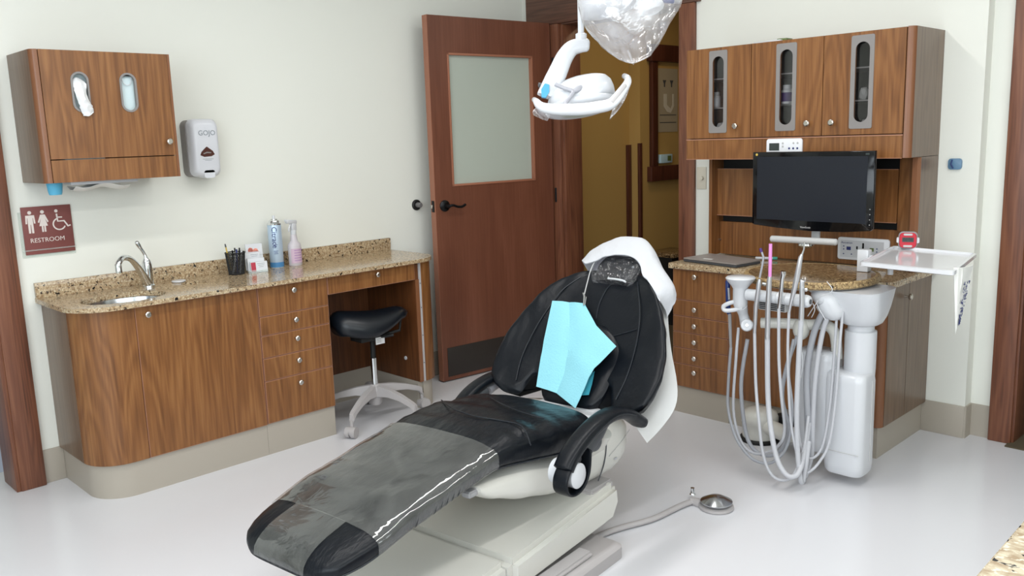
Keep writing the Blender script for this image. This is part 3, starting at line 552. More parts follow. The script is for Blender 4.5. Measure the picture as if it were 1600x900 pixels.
# restroom sign
sg = thing('restroom_sign', 'maroon restroom sign with white pictograms in a clear acrylic holder', 'sign', (0, -2.92, 1.0))
SY0, SY1, SZ0, SZ1 = -3.015, -2.820, 0.998, 1.198
b = NB(); box(b, 0.0, 0.004, SY0-0.012, SY1+0.002, SZ0-0.012, SZ1-0.02); obj('acrylic_backer', b, M['acryl'], sg)
b = NB(); box(b, 0.0045, 0.0075, SY0, SY1, SZ0, SZ1, 0.0008); pl = obj('plate', b, M['sign'], sg)
b = NB(); box(b, 0.0078, 0.012, SY0-0.012, SY1+0.004, SZ0+0.016, SZ0+0.021); obj('acrylic_lip', b, M['acryl'], sg)
text('lettering', 'RESTROOM', 0.0262, M['signw'], pl, (0.0079, -2.9245, 1.048), (0, 1, 0), (0, 0, 1))
def person(cy, skirt):
    b = NB(); X0, X1 = 0.0075, 0.0083
    prism(b, [(cy+0.0075*math.cos(2*PI*k/14), 1.174+0.0075*math.sin(2*PI*k/14)) for k in range(14)], X0, X1, 'x')
    if not skirt:
        prism(b, [(cy-0.017, 1.163), (cy+0.017, 1.163), (cy+0.019, 1.128), (cy+0.013, 1.128), (cy+0.0115, 1.152), (cy+0.010, 1.152), (cy+0.010, 1.088), (cy+0.002, 1.088), (cy+0.001, 1.124), (cy-0.001, 1.124), (cy-0.002, 1.088), (cy-0.010, 1.088), (cy-0.010, 1.152), (cy-0.0115, 1.152), (cy-0.013, 1.128), (cy-0.019, 1.128)], X0, X1, 'x')
    else:
        prism(b, [(cy-0.009, 1.163), (cy+0.009, 1.163), (cy+0.021, 1.132), (cy+0.016, 1.129), (cy+0.008, 1.148), (cy+0.0165, 1.115), (cy+0.008, 1.115), (cy+0.008, 1.090), (cy+0.0015, 1.090), (cy+0.0015, 1.115), (cy-0.0015, 1.115), (cy-0.0015, 1.090), (cy-0.008, 1.090), (cy-0.008, 1.115), (cy-0.0165, 1.115), (cy-0.008, 1.148), (cy-0.016, 1.129), (cy-0.021, 1.132)], X0, X1, 'x')
    return b
obj('man_pictogram', person(-2.983, False), M['signw'], pl, 0); obj('woman_pictogram', person(-2.934, True), M['signw'], pl, 0)
b = NB(); wc = (-2.872, 1.118)
def stroke(bm, pts, wd, x0=0.0075, x1=0.0083):
    L_ = []; R_ = []
    for i, (y, z) in enumerate(pts):
        a = pts[max(i-1, 0)]; c = pts[min(i+1, len(pts)-1)]; t_ = math.hypot(c[0]-a[0], c[1]-a[1]); nx, ny = -(c[1]-a[1])/t_*wd/2, (c[0]-a[0])/t_*wd/2
        L_.append((y+nx, z+ny)); R_.append((y-nx, z-ny))
    for i in range(len(pts)-1): prism(bm, [L_[i], L_[i+1], R_[i+1], R_[i]], x0, x1, 'x')
stroke(b, [(wc[0]+0.024*math.cos(math.radians(a)), wc[1]+0.024*math.sin(math.radians(a))) for a in range(110, 345, 15)], 0.0055)
stroke(b, [(-2.879, 1.162), (-2.877, 1.130), (-2.852, 1.130), (-2.838, 1.106), (-2.828, 1.110)], 0.0065); stroke(b, [(-2.878, 1.147), (-2.858, 1.146)], 0.005)
prism(b, [(-2.8795+0.0068*math.cos(2*PI*k/12), 1.174+0.0068*math.sin(2*PI*k/12)) for k in range(12)], 0.0075, 0.0083, 'x'); obj('wheelchair_pictogram', b, M['signw'], pl, 0)
# ---------------------------------------------------------------- things on the left worktop
PC = Vector((0.12, -2.143, ZW))
ph = thing('pen_holder', 'black wire mesh pen cup full of pens', 'pen cup', PC)
def ringp(c, r, z, n=28): return [c+Vector((r*math.cos(2*PI*k/n), r*math.sin(2*PI*k/n), z)) for k in range(n)]
b = NB(); R0, R1, HH = 0.036, 0.046, 0.105
tube(b, ringp(PC, R1, HH)+[PC+Vector((R1, 0, HH))], 0.0028, 6); tube(b, ringp(PC, R0, 0.003)+[PC+Vector((R0, 0, 0.003))], 0.0025, 6); obj('rim', b, M['matt'], ph)
b = NB()
for k in range(44):
    for s in (1, -1):
        tube(b, [PC+Vector(((R0+(R1-R0)*q)*math.cos(2*PI*k/44+s*q*0.9), (R0+(R1-R0)*q)*math.sin(2*PI*k/44+s*q*0.9), 0.003+(HH-0.003)*q)) for q in (0, .25, .5, .75, 1)], 0.0014, 3, cap=False)
wm = obj('wire_mesh', b, M['matt'], ph); wm['kind'] = 'stuff'
b = NB(); lathe(b, [(R0, 0), (R0, 0.002)], PC, n=24); obj('base', b, M['matt'], ph)
pens = [((-0.01, -0.022, 0.02), (-0.012, -0.040, 0.148), 'yellow', 'pencil', 'yellow pencil sticking out of the mesh cup', 0.0035), ((0.015, -0.025, 0.008), (0.0, 0.01, 0.118), 'lgrey', 'pen', 'grey pen leaning across inside the mesh cup', 0.005),
        ((0.0, 0.015, 0.005), (0.005, 0.022, 0.124), 'black', 'pen', 'black pen at the right rim of the mesh cup', 0.004), ((0.01, 0.0, 0.005), (0.01, 0.004, 0.119), 'ink', 'pen', 'dark blue pen in the middle of the mesh cup', 0.004),
        ((-0.01, 0.01, 0.005), (-0.028, 0.014, 0.122), 'black', 'pen', 'black pen standing at the back of the mesh cup', 0.004), ((0.012, 0.012, 0.006), (0.026, 0.022, 0.115), 'white', 'pen', 'white pen at the front right of the mesh cup', 0.0045), ((-0.005, -0.01, 0.006), (0.015, -0.02, 0.116), 'black', 'pen', 'black pen at the front left of the mesh cup', 0.0045)]
for a, c, m_, nm, lb, r in pens:
    pa = PC+Vector(a); pc = PC+Vector(c); b = NB(); dv = (pc-pa).normalized(); tube(b, [pa, pc-dv*0.012, pc-dv*0.002, pc], [r, r, r*0.8, r*0.3], 8)
    p = thing(nm, lb, nm, pa, 0, 'pens in the mesh cup'); obj('barrel', b, M[m_], p)
    b = NB(); tube(b, [pc-dv*0.014, pc+dv*0.002], [r*1.1, r*0.9], 8); obj('cap', b, M['dgrey' if nm == 'pencil' else m_], p)
# card holder
CH = Vector((0.13, -2.045, ZW)); cx = Vector((0.28, 0.96, 0)).normalized(); cn = Vector((0.96, -0.28, 0))
chd = thing('card_holder', 'tiered holder of business cards beside the mesh cup', 'card holder', CH)
def qbox(bm, c, hx, h0, h1, d0, d1, lean=0.0):
    pts = []
    for z, dz in ((h0, 0), (h1, -lean*(h1-h0))):
        for sx, sn in ((-1, d0), (1, d0), (1, d1), (-1, d1)): pts.append(c+cx*hx*sx+cn*(sn+dz)+Vector((0, 0, z)))
    loft(bm, [pts[:4], pts[4:]]); return bm
b = NB(); qbox(b, CH, 0.046, 0, 0.010, -0.045, 0.045); qbox(b, CH, 0.046, 0.0, 0.014, 0.041, 0.045); qbox(b, CH, 0.046, 0, 0.08, -0.045, -0.040); obj('holder', b, M['acryl'], chd)
for k, (h0, h1, d, cm, lb, off) in enumerate(((0.01, 0.132, -0.034, 'coral', 'leaflet with coral print at the back of the card holder', 0.006), (0.01, 0.092, -0.012, 'white', 'white cards in the middle row of the card holder', -0.010), (0.01, 0.068, 0.012, 'white', 'thick white card stack in the second row of the holder', 0.0), (0.002, 0.052, 0.034, 'white', 'white card with red stripe at the front of the holder', 0.008))):
    c = thing('business_cards', lb, 'cards', CH+cn*d, 0, 'cards in the tiered holder'); b = NB(); qbox(b, CH+cx*off, 0.040 if k != 1 else 0.036, h0, h1, d-0.006, d+0.006, 0.18); cc = obj('card_stack', b, M['white'], c)
    if k == 3: b = NB(); qbox(b, CH+cx*(off-0.027), 0.011, h0+0.003, h1-0.002, d+0.006, d+0.0072, 0.18); obj('red_stripe', b, M['red'], cc)
    if k == 0:
        for q in range(5):
            b = NB(); c0 = CH+cx*(off+random.uniform(-0.02, 0.03))+cn*(d+0.0065-0.18*(0.09))+Vector((0, 0, 0.088+random.uniform(-0.002, 0.032))); lathe(b, [(0.012, 0), (0.012, 0.0006)], c0, cn, 8); obj('printed_bloom', b, M['coral'], cc)
    if k in (1, 3):
        for q in range(2 if k == 1 else 3):
            b = NB(); z = (0.082 if k == 1 else 0.042)-q*0.008; qbox(b, CH+cx*(off+0.010), 0.018-q*0.004, z-h0*0, z+0.0018, d+0.006-0.18*(z-h0), d+0.0068-0.18*(z-h0), 0.18); obj('printed_line', b, M['logo'], cc)
# spray can
SCn = Vector((0.085, -1.905, ZW)); cn_ = thing('spray_can', 'tall pale blue aerosol can with navy lettering on the worktop', 'spray can', SCn)
b = NB(); lathe(b, [(0.032, 0), (0.034, 0.003), (0.034, 0.215), (0.033, 0.218)], SCn, n=32); cb = obj('can_body', b, M['can'], cn_)
b = NB(); lathe(b, [(0.0343, 0.004), (0.0345, 0.004), (0.0345, 0.028), (0.0343, 0.028)], SCn, n=32, cap=False); obj('base_band', b, M['canb'], cb)
b = NB(); lathe(b, [(0.036, 0.216), (0.036, 0.221), (0.029, 0.228), (0.026, 0.236), (0.018, 0.240), (0.017, 0.244), (0.0, 0.246)], SCn, n=32); obj('dome', b, M['chrome'], cn_)
b = NB(); lathe(b, [(0.007, 0.243), (0.007, 0.256), (0.005, 0.262), (0.0, 0.262)], SCn, n=12); obj('nozzle', b, M['white'], cn_)
vd = (Vector((CAM.x, CAM.y, 0))-Vector((SCn.x, SCn.y, 0))).normalized(); vx = Vector((-vd.y, vd.x, 0))
if vx.dot(r2) < 0: vx = -vx
text('lettering', 'Citrace', 0.036, M['ink'], cb, SCn+vd*0.0348-vx*0.014+Vector((0, 0, 0.208)), (0, 0, -1), vx*1.0, center=False)
for k, (z, wd) in enumerate(((0.116, 0.018), (0.108, 0.010), (0.085, 0.021), (0.078, 0.016), (0.071, 0.019))):
    b = NB(); c0 = SCn+vd*0.0335+Vector((0, 0, z)); hx = wd/2
    loft(b, [[c0-vx*hx-vd*0.004, c0-vx*hx+vd*0.0012, c0+vx*hx+vd*0.0012, c0+vx*hx-vd*0.004], [p+Vector((0, 0, 0.002)) for p in (c0-vx*hx-vd*0.004, c0-vx*hx+vd*0.0012, c0+vx*hx+vd*0.0012, c0+vx*hx-vd*0.004)]]); obj('printed_line', b, M['ink'], cb)
# spray bottle
SB = Vector((0.105, -1.812, ZW)); sb = thing('spray_bottle', 'clear spray bottle with white trigger and pink label', 'spray bottle', SB)
def ov(c, rx, ry, z, n=24): return [c+Vector((ry*math.cos(2*PI*k/n), rx*math.sin(2*PI*k/n), z)) for k in range(n)]
b = NB(); loft(b, [ov(SB, *q) for q in ((0.032, 0.026, 0), (0.035, 0.028, 0.004), (0.035, 0.028, 0.098), (0.031, 0.025, 0.112), (0.019, 0.017, 0.124), (0.0165, 0.015, 0.150), (0.014, 0.014, 0.162))]); bo = obj('bottle_body', b, M['bottle'], sb)
b = NB(); loft(b, [[SB+Vector((0.0285*math.cos(a)*1.02, 0.0355*math.sin(a)*1.01, z)) for a in [math.radians(x) for x in range(-58, 60, 8)]] for z in (0.014, 0.088)], close=False); bmesh.ops.solidify(b, geom=b.faces[:], thickness=0.0006); lb_ = obj('label', b, M['pinkl'], bo)
for k in range(5):
    b = NB(); z = 0.026+k*0.013; loft(b, [[SB+Vector((0.0292*math.cos(a)*1.02, 0.0362*math.sin(a)*1.01, zz)) for a in [math.radians(x) for x in range(-30, 50, 8)]] for zz in (z, z+0.0025)], close=False); bmesh.ops.solidify(b, geom=b.faces[:], thickness=0.0004); obj('printed_line', b, M['violet'], lb_)
b = NB(); lathe(b, [(0.015, 0.158), (0.015, 0.176), (0.012, 0.180)], SB, n=20); 
hd_ = Vector((0.25, -0.97, 0)).normalized(); 
def hb(bm, s0, s1, w_, z0, z1, bev=0.003, skew=0.0):
    t_ = NB(); box(t_, s0, s1, -w_, w_, z0, z1, bev); hx2 = hd_.cross(Vector((0, 0, 1)))
    for v in t_.verts: v.co.z += skew*v.co.x
    merge(bm, t_, Matrix(((hd_.x, hx2.x, 0, SB.x), (hd_.y, hx2.y, 0, SB.y), (0, 0, 1, SB.z), (0, 0, 0, 1))))
hb(b, -0.018, 0.012, 0.010, 0.176, 0.215, 0.004); hb(b, -0.024, 0.046, 0.009, 0.212, 0.232, 0.005, 0.12); hb(b, 0.04, 0.052, 0.006, 0.221, 0.232, 0.002, 0.12)
hh = obj('trigger_head', b, M['white'], sb)
b = NB(); tube(b, smooth_path([SB+hd_*0.016+Vector((0, 0, 0.214)), SB+hd_*0.022+Vector((0, 0, 0.20)), SB+hd_*0.030+Vector((0, 0, 0.184)), SB+hd_*0.028+Vector((0, 0, 0.174))], 4), 0.004, 8); obj('trigger', b, M['white'], hh)
# ---------------------------------------------------------------- hutch on the back wall
HX0, HX1 = 1.463, 2.566; HY = -0.335; HZ0, HZ1, HZD = 1.280, 1.815, 1.378
t = thing('hutch_wall_cabinet', 'brown laminate wall cabinet with three narrow oval windows above the monitor', 'cabinet', (2.0, -0.17, HZ0))
b = NB(); box(b, HX1-0.018, HX1, HY+0.026, -0.001, HZ0, HZ1); obj('right_side', b, M['lamsheen'], t)
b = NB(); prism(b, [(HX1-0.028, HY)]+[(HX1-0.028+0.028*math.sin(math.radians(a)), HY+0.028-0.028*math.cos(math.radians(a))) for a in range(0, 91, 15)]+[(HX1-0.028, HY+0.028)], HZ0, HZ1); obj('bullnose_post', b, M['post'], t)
b = NB(); box(b, HX0, HX0+0.018, HY+0.02, -0.001, HZ0, HZ1); obj('left_side', b, M['lamsheen'], t)
b = NB(); box(b, HX0+0.018, HX1-0.018, HY+0.02, -0.001, HZ1-0.018, HZ1-0.001); obj('top_panel', b, M['lamin'], t)
b = NB(); box(b, HX0+0.018, HX1-0.018, HY+0.02, -0.001, HZD-0.02, HZD); obj('bottom_panel', b, M['lamin'], t)
b = NB(); box(b, HX0+0.018, HX1-0.018, -0.012, -0.001, HZD, HZ1-0.018); obj('back_panel', b, M['dark'], t)
for z in (1.53, 1.67):
    b = NB(); box(b, HX0+0.018, HX1-0.018, -0.29, -0.012, z-0.006, z); obj('shelf', b, M['lilac'], t)
seams = [HX0+0.001, 1.8245, 2.179, 2.535]; wins = [1.6465, 2.003, 2.354]; kx = [1.7525, 2.117, 2.231]
for i in range(3):
    x0, x1 = seams[i]+0.0015, seams[i+1]-0.0015; wx = wins[i]
    b = slab_hole_y(HY, 0.018, [(x0, HZD+0.004), (x1, HZD+0.004), (x1, HZ1-0.002), (x0, HZ1-0.002)], [stadium(wx, 1.603, 0.036, 0.178, 8)])
    d = obj('door', b, M['lam'], t); knob(d, (kx[i], HY, 1.437), (0, -1, 0), 0.0135)
    b = slab_hole_y(HY-0.003, 0.004, stadium(wx, 1.603, 0.050, 0.196, 3, 0.008), [stadium(wx, 1.603, 0.031, 0.168, 10)]); wb = obj('window_bezel', b, M['frameg'], d)
    b = NB(); box(b, wx-0.040, wx+0.040, HY+0.0185, HY+0.0200, 1.42, 1.79); obj('window_pane', b, M['glassd'], wb)
b = NB(); box(b, HX0+0.001, 2.535, HY+0.002, HY+0.02, HZ0, HZD-0.004); obj('valance', b, M['lam'], t)
b = NB(); box(b, HX0+0.001, 2.535, HY-0.0005, HY+0.02, HZD-0.0045, HZD); obj('edge_band', b, M['edge'], t)
b = NB(); box(b, seams[0], 2.535, HY-0.0012, HY+0.002, HZ0-0.002, HZ0); obj('edge_band', b, M['edge'], t)
# things inside the cabinet
def jar(px, z, r, h, mats, name, label, cat, y=-0.27):
    c = Vector((px, y, z)); t2 = thing(name, label, cat, c)
    b = NB(); lathe(b, [(r, 0), (r, h*0.7), (r*0.75, h*0.78), (r*0.7, h*0.8)], c, n=20); bb = obj('body', b, M[mats[0]], t2)
    b = NB(); lathe(b, [(r*0.8, h*0.8), (r*0.8, h), (0, h)], c, n=20); obj('cap', b, M[mats[1]], t2)
    b = NB(); lathe(b, [(r*1.01, h*0.12), (r*1.01, h*0.6)], c, n=20, cap=False); obj('label_band', b, M[mats[2]], bb)
jar(at(1230, 150, 'y', -0.285).x, 1.5305, 0.026, 0.085, ('white', 'white', 'purple'), 'supplement_jar', 'white jar with purple label behind the middle oval window', 'jar', -0.285)
jar(at(1120, 150, 'y', -0.28).x, 1.5305, 0.018, 0.075, ('lgrey', 'lgrey', 'white'), 'small_bottle', 'small grey bottle behind the left oval window', 'bottle', -0.28)
for x, y, z, s, lb in ((at(1126, 180, 'y', -0.28).x, -0.28, 1.402, 0.028, 'wrapped white packet low behind the left oval window'), (at(1350, 130, 'y', -0.28).x, -0.28, 1.5305, 0.026, 'crumpled pale packet on the shelf behind the right oval window'), (at(1352, 180, 'y', -0.28).x, -0.28, 1.402, 0.022, 'small white packet low behind the right oval window')):
    b = NB(); bmesh.ops.create_icosphere(b, subdivisions=2, radius=1)
    for v in b.verts:
        q = 1+0.35*noise.noise(v.co*1.7+Vector((x*9, 0, 0))); v.co = Vector((x+v.co.x*s*0.8*q, y+v.co.y*s*0.7*q, z+s+v.co.z*s*q*1.0))
    tag(obj('packet', b, M['lgrey'], None, 0), lb, 'packet')
# objects on top of the hutch
t2 = thing('clip_box', 'small clear and blue piece lying on top of the hutch', 'box', (1.87, -0.2, HZ1)); b = NB(); box(b, 1.79, 1.93, -0.26, -0.16, HZ1, HZ1+0.012, 0.003); obj('tray', b, M['white'], t2); b = NB(); box(b, 1.90, 1.95, -0.24, -0.18, HZ1+0.001, HZ1+0.018, 0.003); obj('lid', b, M['lcdo'], t2)
# mid section: back panel, posts, slots
t = thing('hutch_back_unit', 'brown laminate panel unit with black slots behind the monitor', 'panel unit', (2.0, -0.1, 0.78))
b = NB(); box(b, 2.535, HX1, -0.20, -0.001, 0.778, HZ0-0.002); obj('right_side', b, M['lamsheen'], t)
b = NB(); prism(b, [(2.535, -0.212), (2.555, -0.212), (2.566, -0.20), (2.535, -0.20)], 0.778, HZ0-0.002); obj('right_post', b, M['post'], t)
b = NB(); box(b, 1.512, 1.530, -0.20, -0.001, 0.778, HZ0-0.002); obj('left_post', b, M['lam'], t)
b = NB(); box(b, 1.530, 2.534, -0.120, -0.001, 0.778, 0.948); obj('lower_panel', b, M['lam'], t)
b = NB(); box(b, 2.455, 2.534, -0.145, -0.001, 0.948, HZ0-0.002); obj('side_filler', b, M['lam'], t)
b = NB(); box(b, 1.530, 2.455, -0.09, -0.001, 0.948, HZ0-0.002); obj('slot_backing', b, M['matt'], t)
b = NB(); box(b, 1.531, 2.452, -0.150, -0.091, 0.985, 1.222); fp = obj('proud_panel', b, M['lam'], t)
b = NB(); box(b, 1.5305, 2.4525, -0.1515, -0.149, 1.2215, 1.2240); obj('edge_band', b, M['edge'], fp)
b = NB(); box(b, 1.5305, 2.4525, -0.1515, -0.149, 0.9832, 0.9858); obj('edge_band', b, M['edge'], fp)
b = NB(); lathe(b, [(0.006, 0), (0.005, 0.004), (0, 0.004)], at(1126, 374, 'y', -0.121), (0, -1, 0), 10); obj('panel_lock', b, M['nickel'], t)
# base cabinets
LY = -0.51; LZ = 0.748
t = thing('hutch_drawer_cabinet', 'brown laminate base cabinet of six drawers left of the white delivery column', 'cabinet', (1.66, -0.25, 0))
b = NB(); box(b, 1.502, 1.824, LY+0.02, -0.002, 0.14, LZ-0.004); obj('carcass', b, M['lamin'], t)
zz = [LZ-0.004, 0.590, 0.507, 0.424, 0.343, 0.260, 0.141]
for i in range(6):
    f = edged(t, 'drawer', 'y', LY, 1.505, 1.822, zz[i+1]+0.003, zz[i]); knob(f, (1.645, LY, (zz[i]-0.028) if i in (0, 5) else (zz[i]+zz[i+1])/2+0.004), (0, -1, 0))
b = NB(); box(b, 1.506, 1.824, LY+0.012, -0.002, 0, 0.139); obj('toe_kick', b, M['cove'], t)
t = thing('hutch_end_cabinet', 'brown laminate base cabinet with side doors behind the delivery column', 'cabinet', (2.2, -0.25, 0))
b = NB(); box(b, 1.826, 2.548, LY+0.018, -0.002, 0.14, LZ-0.004); obj('carcass', b, M['lamin'], t)
b = NB(); box(b, 1.826, 2.533, LY, LY+0.017, 0.141, LZ-0.004); obj('front_panel', b, M['lam'], t)
b = NB(); prism(b, [(2.534, LY)]+[(2.534+0.03*math.sin(math.radians(a)), LY+0.03-0.03*math.cos(math.radians(a))) for a in range(0, 91, 15)]+[(2.534, LY+0.03)], 0.141, LZ-0.004); obj('bullnose_post', b, M['post'], t)
for ya, yb, ky in ((LY+0.032, -0.262, -0.305), (-0.258, -0.006, None)):
    b = NB(); box(b, 2.549, 2.565, ya, yb, 0.141, LZ-0.004); d = obj('door', b, M['lamsheen'], t)
    if ky: knob(d, (2.565, ky, 0.687), (1, 0, 0), 0.014)
b = NB(); box(b, 1.826, 2.548, LY+0.012, -0.002, 0, 0.139); obj('toe_kick', b, M['cove'], t)
t = thing('hutch_worktop', 'speckled granite worktop on the base cabinets under the monitor', 'worktop', (2.0, -0.25, LZ))
b = NB(); prism(b, [(1.490, -0.001), (1.490, -0.528), (2.53, -0.528), (2.585, -0.47), (2.585, -0.001)], LZ, 0.776, 'z', 0.003); obj('slab', b, M['granite'], t)
# laptop, marker
t = thing('laptop', 'closed grey laptop on the left of the hutch worktop', 'laptop', (1.7, -0.38, 0.776))
q = [Vector(p) for p in ((1.535, -0.465, 0), (1.862, -0.510, 0), (1.885, -0.325, 0), (1.558, -0.262, 0))]
for nm, z0_, z1_, mm, sh in (('base', 0.778, 0.789, 'dgrey', 0.0), ('lid', 0.790, 0.797, 'lapt', 0.0)):
    b = NB(); loft(b, [[(p.x, p.y, z0_) for p in q], [(p.x, p.y, z1_) for p in q]]); bmesh.ops.bevel(b, geom=b.edges[:], offset=0.002, segments=2, affect='EDGES'); obj(nm, b, M[mm], t)
b = NB(); c = (q[0]+q[1]+q[2]+q[3])/4; box(b, c.x-0.07, c.x-0.02, c.y-0.06, c.y-0.045, 0.797, 0.7976); obj('sticker', b, M['paper'], t)
t = thing('marker_pen', 'white marker with green cap lying behind the laptop', 'pen', (1.86, -0.2, 0.78)); b = NB(); tube(b, [(1.80, -0.225, 0.786), (1.875, -0.19, 0.786)], 0.007, 10); obj('barrel', b, M['white'], t); b = NB(); tube(b, [(1.875, -0.19, 0.786), (1.895, -0.181, 0.786)], 0.0078, 10); obj('cap', b, M['teal'], t)
# monitor and its arm
t = thing('monitor', 'wide black computer monitor hanging in front of the hutch', 'monitor', (2.19, -0.42, 0.97))
X0, X1, Z0_, Z1_ = 1.906, 2.472, 0.986, 1.315; MY = -0.45
b = NB(); prism(b, [(X0, Z1_), (X0, Z0_), (X0+0.012, Z0_-0.006), (X0+0.12, Z0_-0.014), (2.19, Z0_-0.022), (X1-0.12, Z0_-0.018), (X1-0.012, Z0_-0.008), (X1, Z0_), (X1, Z1_)], MY, MY+0.022, 'y', 0.004); obj('bezel', b, M['gloss'], t)
b = NB(); box(b, X0+0.024, X1-0.030, MY-0.0008, MY+0.001, Z0_+0.022, Z1_-0.022); obj('screen', b, M['screen'], t)
b = NB(); loft(b, [[(x, MY+0.022, z) for x, z in stadium(2.19, 1.15, 0.24, 0.13, 4, 0.03)], [(x, MY+0.055, z) for x, z in stadium(2.19, 1.15, 0.16, 0.09, 4, 0.03)]]); obj('rear_shell', b, M['black'], t)
text('lettering', 'ViewSonic', 0.012, M['lgrey'], t, (2.172, MY-0.0006, 0.976), (1, 0, 0), (0, 0, 1))
b = NB(); lathe(b, [(0.006, 0), (0.005, 0.0012), (0, 0.0012)], (1.926, MY, 1.303), (0, -1, 0), 10); obj('badge', b, M['yellow'], t); b = NB(); box(b, 2.432, 2.448, MY-0.001, MY, 1.298, 1.306); obj('badge', b, M['lcd'], t)
for k in range(4):
    b = NB(); lathe(b, [(0.002, 0), (0.002, 0.001), (0, 0.001)], (2.459, MY, 1.07-0.022*k), (0, -1, 0), 8); obj('button', b, M['lgrey'], t)
t = thing('monitor_mount', 'pale grey monitor bracket with a horizontal round bar below the monitor', 'bracket', (2.15, -0.3, 0.9))
b = NB(); box(b, 2.12, 2.26, -0.392, -0.380, 1.08, 1.22, 0.003); box(b, 2.16, 2.22, -0.382, -0.16, 1.13, 1.17, 0.004); box(b, 2.14, 2.24, -0.16, -0.1505, 1.06, 1.21, 0.002); obj('wall_arm', b, M['dgrey'], t)
b = NB(); box(b, 2.175, 2.215, -0.40, -0.388, 0.905, 1.10, 0.004); obj('drop_bracket', b, M['lgrey'], t)
pA, pB = at(1206, 373, 'y', -0.45), at(1306, 378.5, 'y', -0.45)
b = NB(); dv = (pB-pA).normalized(); tube(b, [pA-dv*0.008, pA-dv*0.004, pA, pB, pB+dv*0.004, pB+dv*0.008], [0.006, 0.012, 0.015, 0.015, 0.012, 0.006], 16); obj('round_bar', b, M['lgrey'], t)
b = NB(); tube(b, [Vector((2.195, -0.40, 0.915)), Vector((2.195, -0.44, 0.912))], 0.012, 10); obj('bar_clamp', b, M['lgrey'], t)
b = NB(); c = at(1259, 383, 'y', -0.43); lathe(b, [(0.0, -0.012), (0.022, -0.010), (0.036, 0.0), (0.034, 0.008), (0.012, 0.012)], c); obj('chrome_dome', b, M['chrome'], t)
# control panels
def panel(name, label, x0, x1, z0, z1, y):
    t = thing(name, label, 'control panel', ((x0+x1)/2, y, z0))
    b = NB(); prism(b, stadium((x0+x1)/2, (z0+z1)/2, (x1-x0)/2, (z1-z0)/2, 4, 0.012), y-0.012, y, 'y', 0.003); body = obj('body', b, M['dentalb'], t); return t
def bx2(parent, name, x0, x1, z0, z1, y, m_, d=0.0012):
    b = NB(); box(b, x0, x1, y-d, y+0.0005, z0, z1); return obj(name, b, M[m_], parent)
t = panel('upper_control_panel', 'white control panel with grey display above the monitor', 1.915, 2.093, 1.285, 1.372, HY+0.001); yb = HY-0.0115
bx2(t, 'display', 1.931, 1.981, 1.318, 1.352, yb, 'lcd')
for x, z, m_ in ((1.999, 1.351, 'lgrey'), (1.999, 1.336, 'lgrey'), (2.052, 1.351, 'lgrey'), (2.072, 1.351, 'lgrey'), (2.031, 1.327, 'ink'), (2.051, 1.327, 'ink'), (2.071, 1.327, 'ink')):
    b = NB(); lathe(b, [(0.005, 0), (0.004, 0.0012), (0, 0.0012)], (x, yb, z), (0, -1, 0), 10); obj('button', b, M[m_], t)
t = panel('lower_control_panel', 'white control panel with blue and green displays below the monitor', 2.177, 2.420, 0.800, 0.905, -0.121); yb = -0.1335
bx2(t, 'inset_plate', 2.192, 2.395, 0.812, 0.892, yb, 'white', 0.0006); yb -= 0.0006
text('lettering', 'Accutron', 0.014, M['ink'], t, (2.222, yb-0.0004, 0.876), (1, 0, 0), (0, 0, 1))
bx2(t, 'display', 2.222, 2.242, 0.846, 0.862, yb, 'ink'); bx2(t, 'display', 2.331, 2.350, 0.846, 0.862, yb, 'lcdo')
bx2(t, 'gauge', 2.268, 2.275, 0.852, 0.866, yb, 'black'); bx2(t, 'gauge', 2.296, 2.304, 0.855, 0.882, yb, 'black')
for x, z in ((2.208, 0.864), (2.208, 0.850), (2.208, 0.828), (2.246, 0.828), (2.364, 0.860), (2.364, 0.846), (2.335, 0.826)):
    b = NB(); prism(b, [(x-0.004, z-0.003), (x+0.004, z-0.003), (x, z+0.004)], yb-0.001, yb, 'y'); obj('button', b, M['ink'], t)
b = NB(); lathe(b, [(0.012, 0), (0.011, 0.01), (0, 0.012)], (2.372, yb, 0.83), (0, -1, 0)); obj('dial', b, M['lilac'], t)
# ---------------------------------------------------------------- delivery column, round table
t = thing('delivery_unit', 'white delivery unit column with housing, shroud and swivel foot beside the hutch', 'dental unit', (2.5, -0.72, 0.0))
DCX, DCY = 2.575, -0.765
def ibox(name, x0, x1, y0, y1, zb, zt, r, m_, tp=0.02, parent=t):
    cx_, cy_ = (x0+x1)/2, (y0+y1)/2; hx, hy = (x1-x0)/2, (y1-y0)/2; b = NB(); rings = []
    for z, s in ((zb, 0.82), (zb+0.012, 0.94), (zb+0.04, 1.0), (zt-0.035, 1.0), (zt-0.010, 0.94), (zt, 0.78)):
        k = s; rings.append([(x, y, z) for x, y in stadium(cx_, cy_, hx-(1-k)*0.05, hy-(1-k)*0.05, 5, r)])
    loft(b, rings); return obj(name, b, M[m_], parent, 50)
ibox('housing_rear', 2.335, 2.50, -0.85, -0.72, 0.105, 0.525, 0.035, 'white')
hf = ibox('housing_front', 2.478, 2.640, -0.875, -0.735, 0.045, 0.462, 0.035, 'white')
b = NB(); tube(b, [(2.641, -0.795, 0.10), (2.642, -0.795, 0.43), (2.60, -0.80, 0.466)], 0.0025, 6); obj('shell_seam', b, M['lgrey'], hf)
b = NB(); box(b, 2.49, 2.63, -0.8765, -0.875, 0.140, 0.144, 0.0006); obj('shell_seam', b, M['lgrey'], hf)
b = NB(); lathe(b, [(0.058, 0.44), (0.060, 0.47), (0.060, 0.622), (0.050, 0.626), (0.050, 0.70)], (DCX, DCY, 0), n=32); obj('column', b, M['white'], t, 50)
b = NB(); rings = []
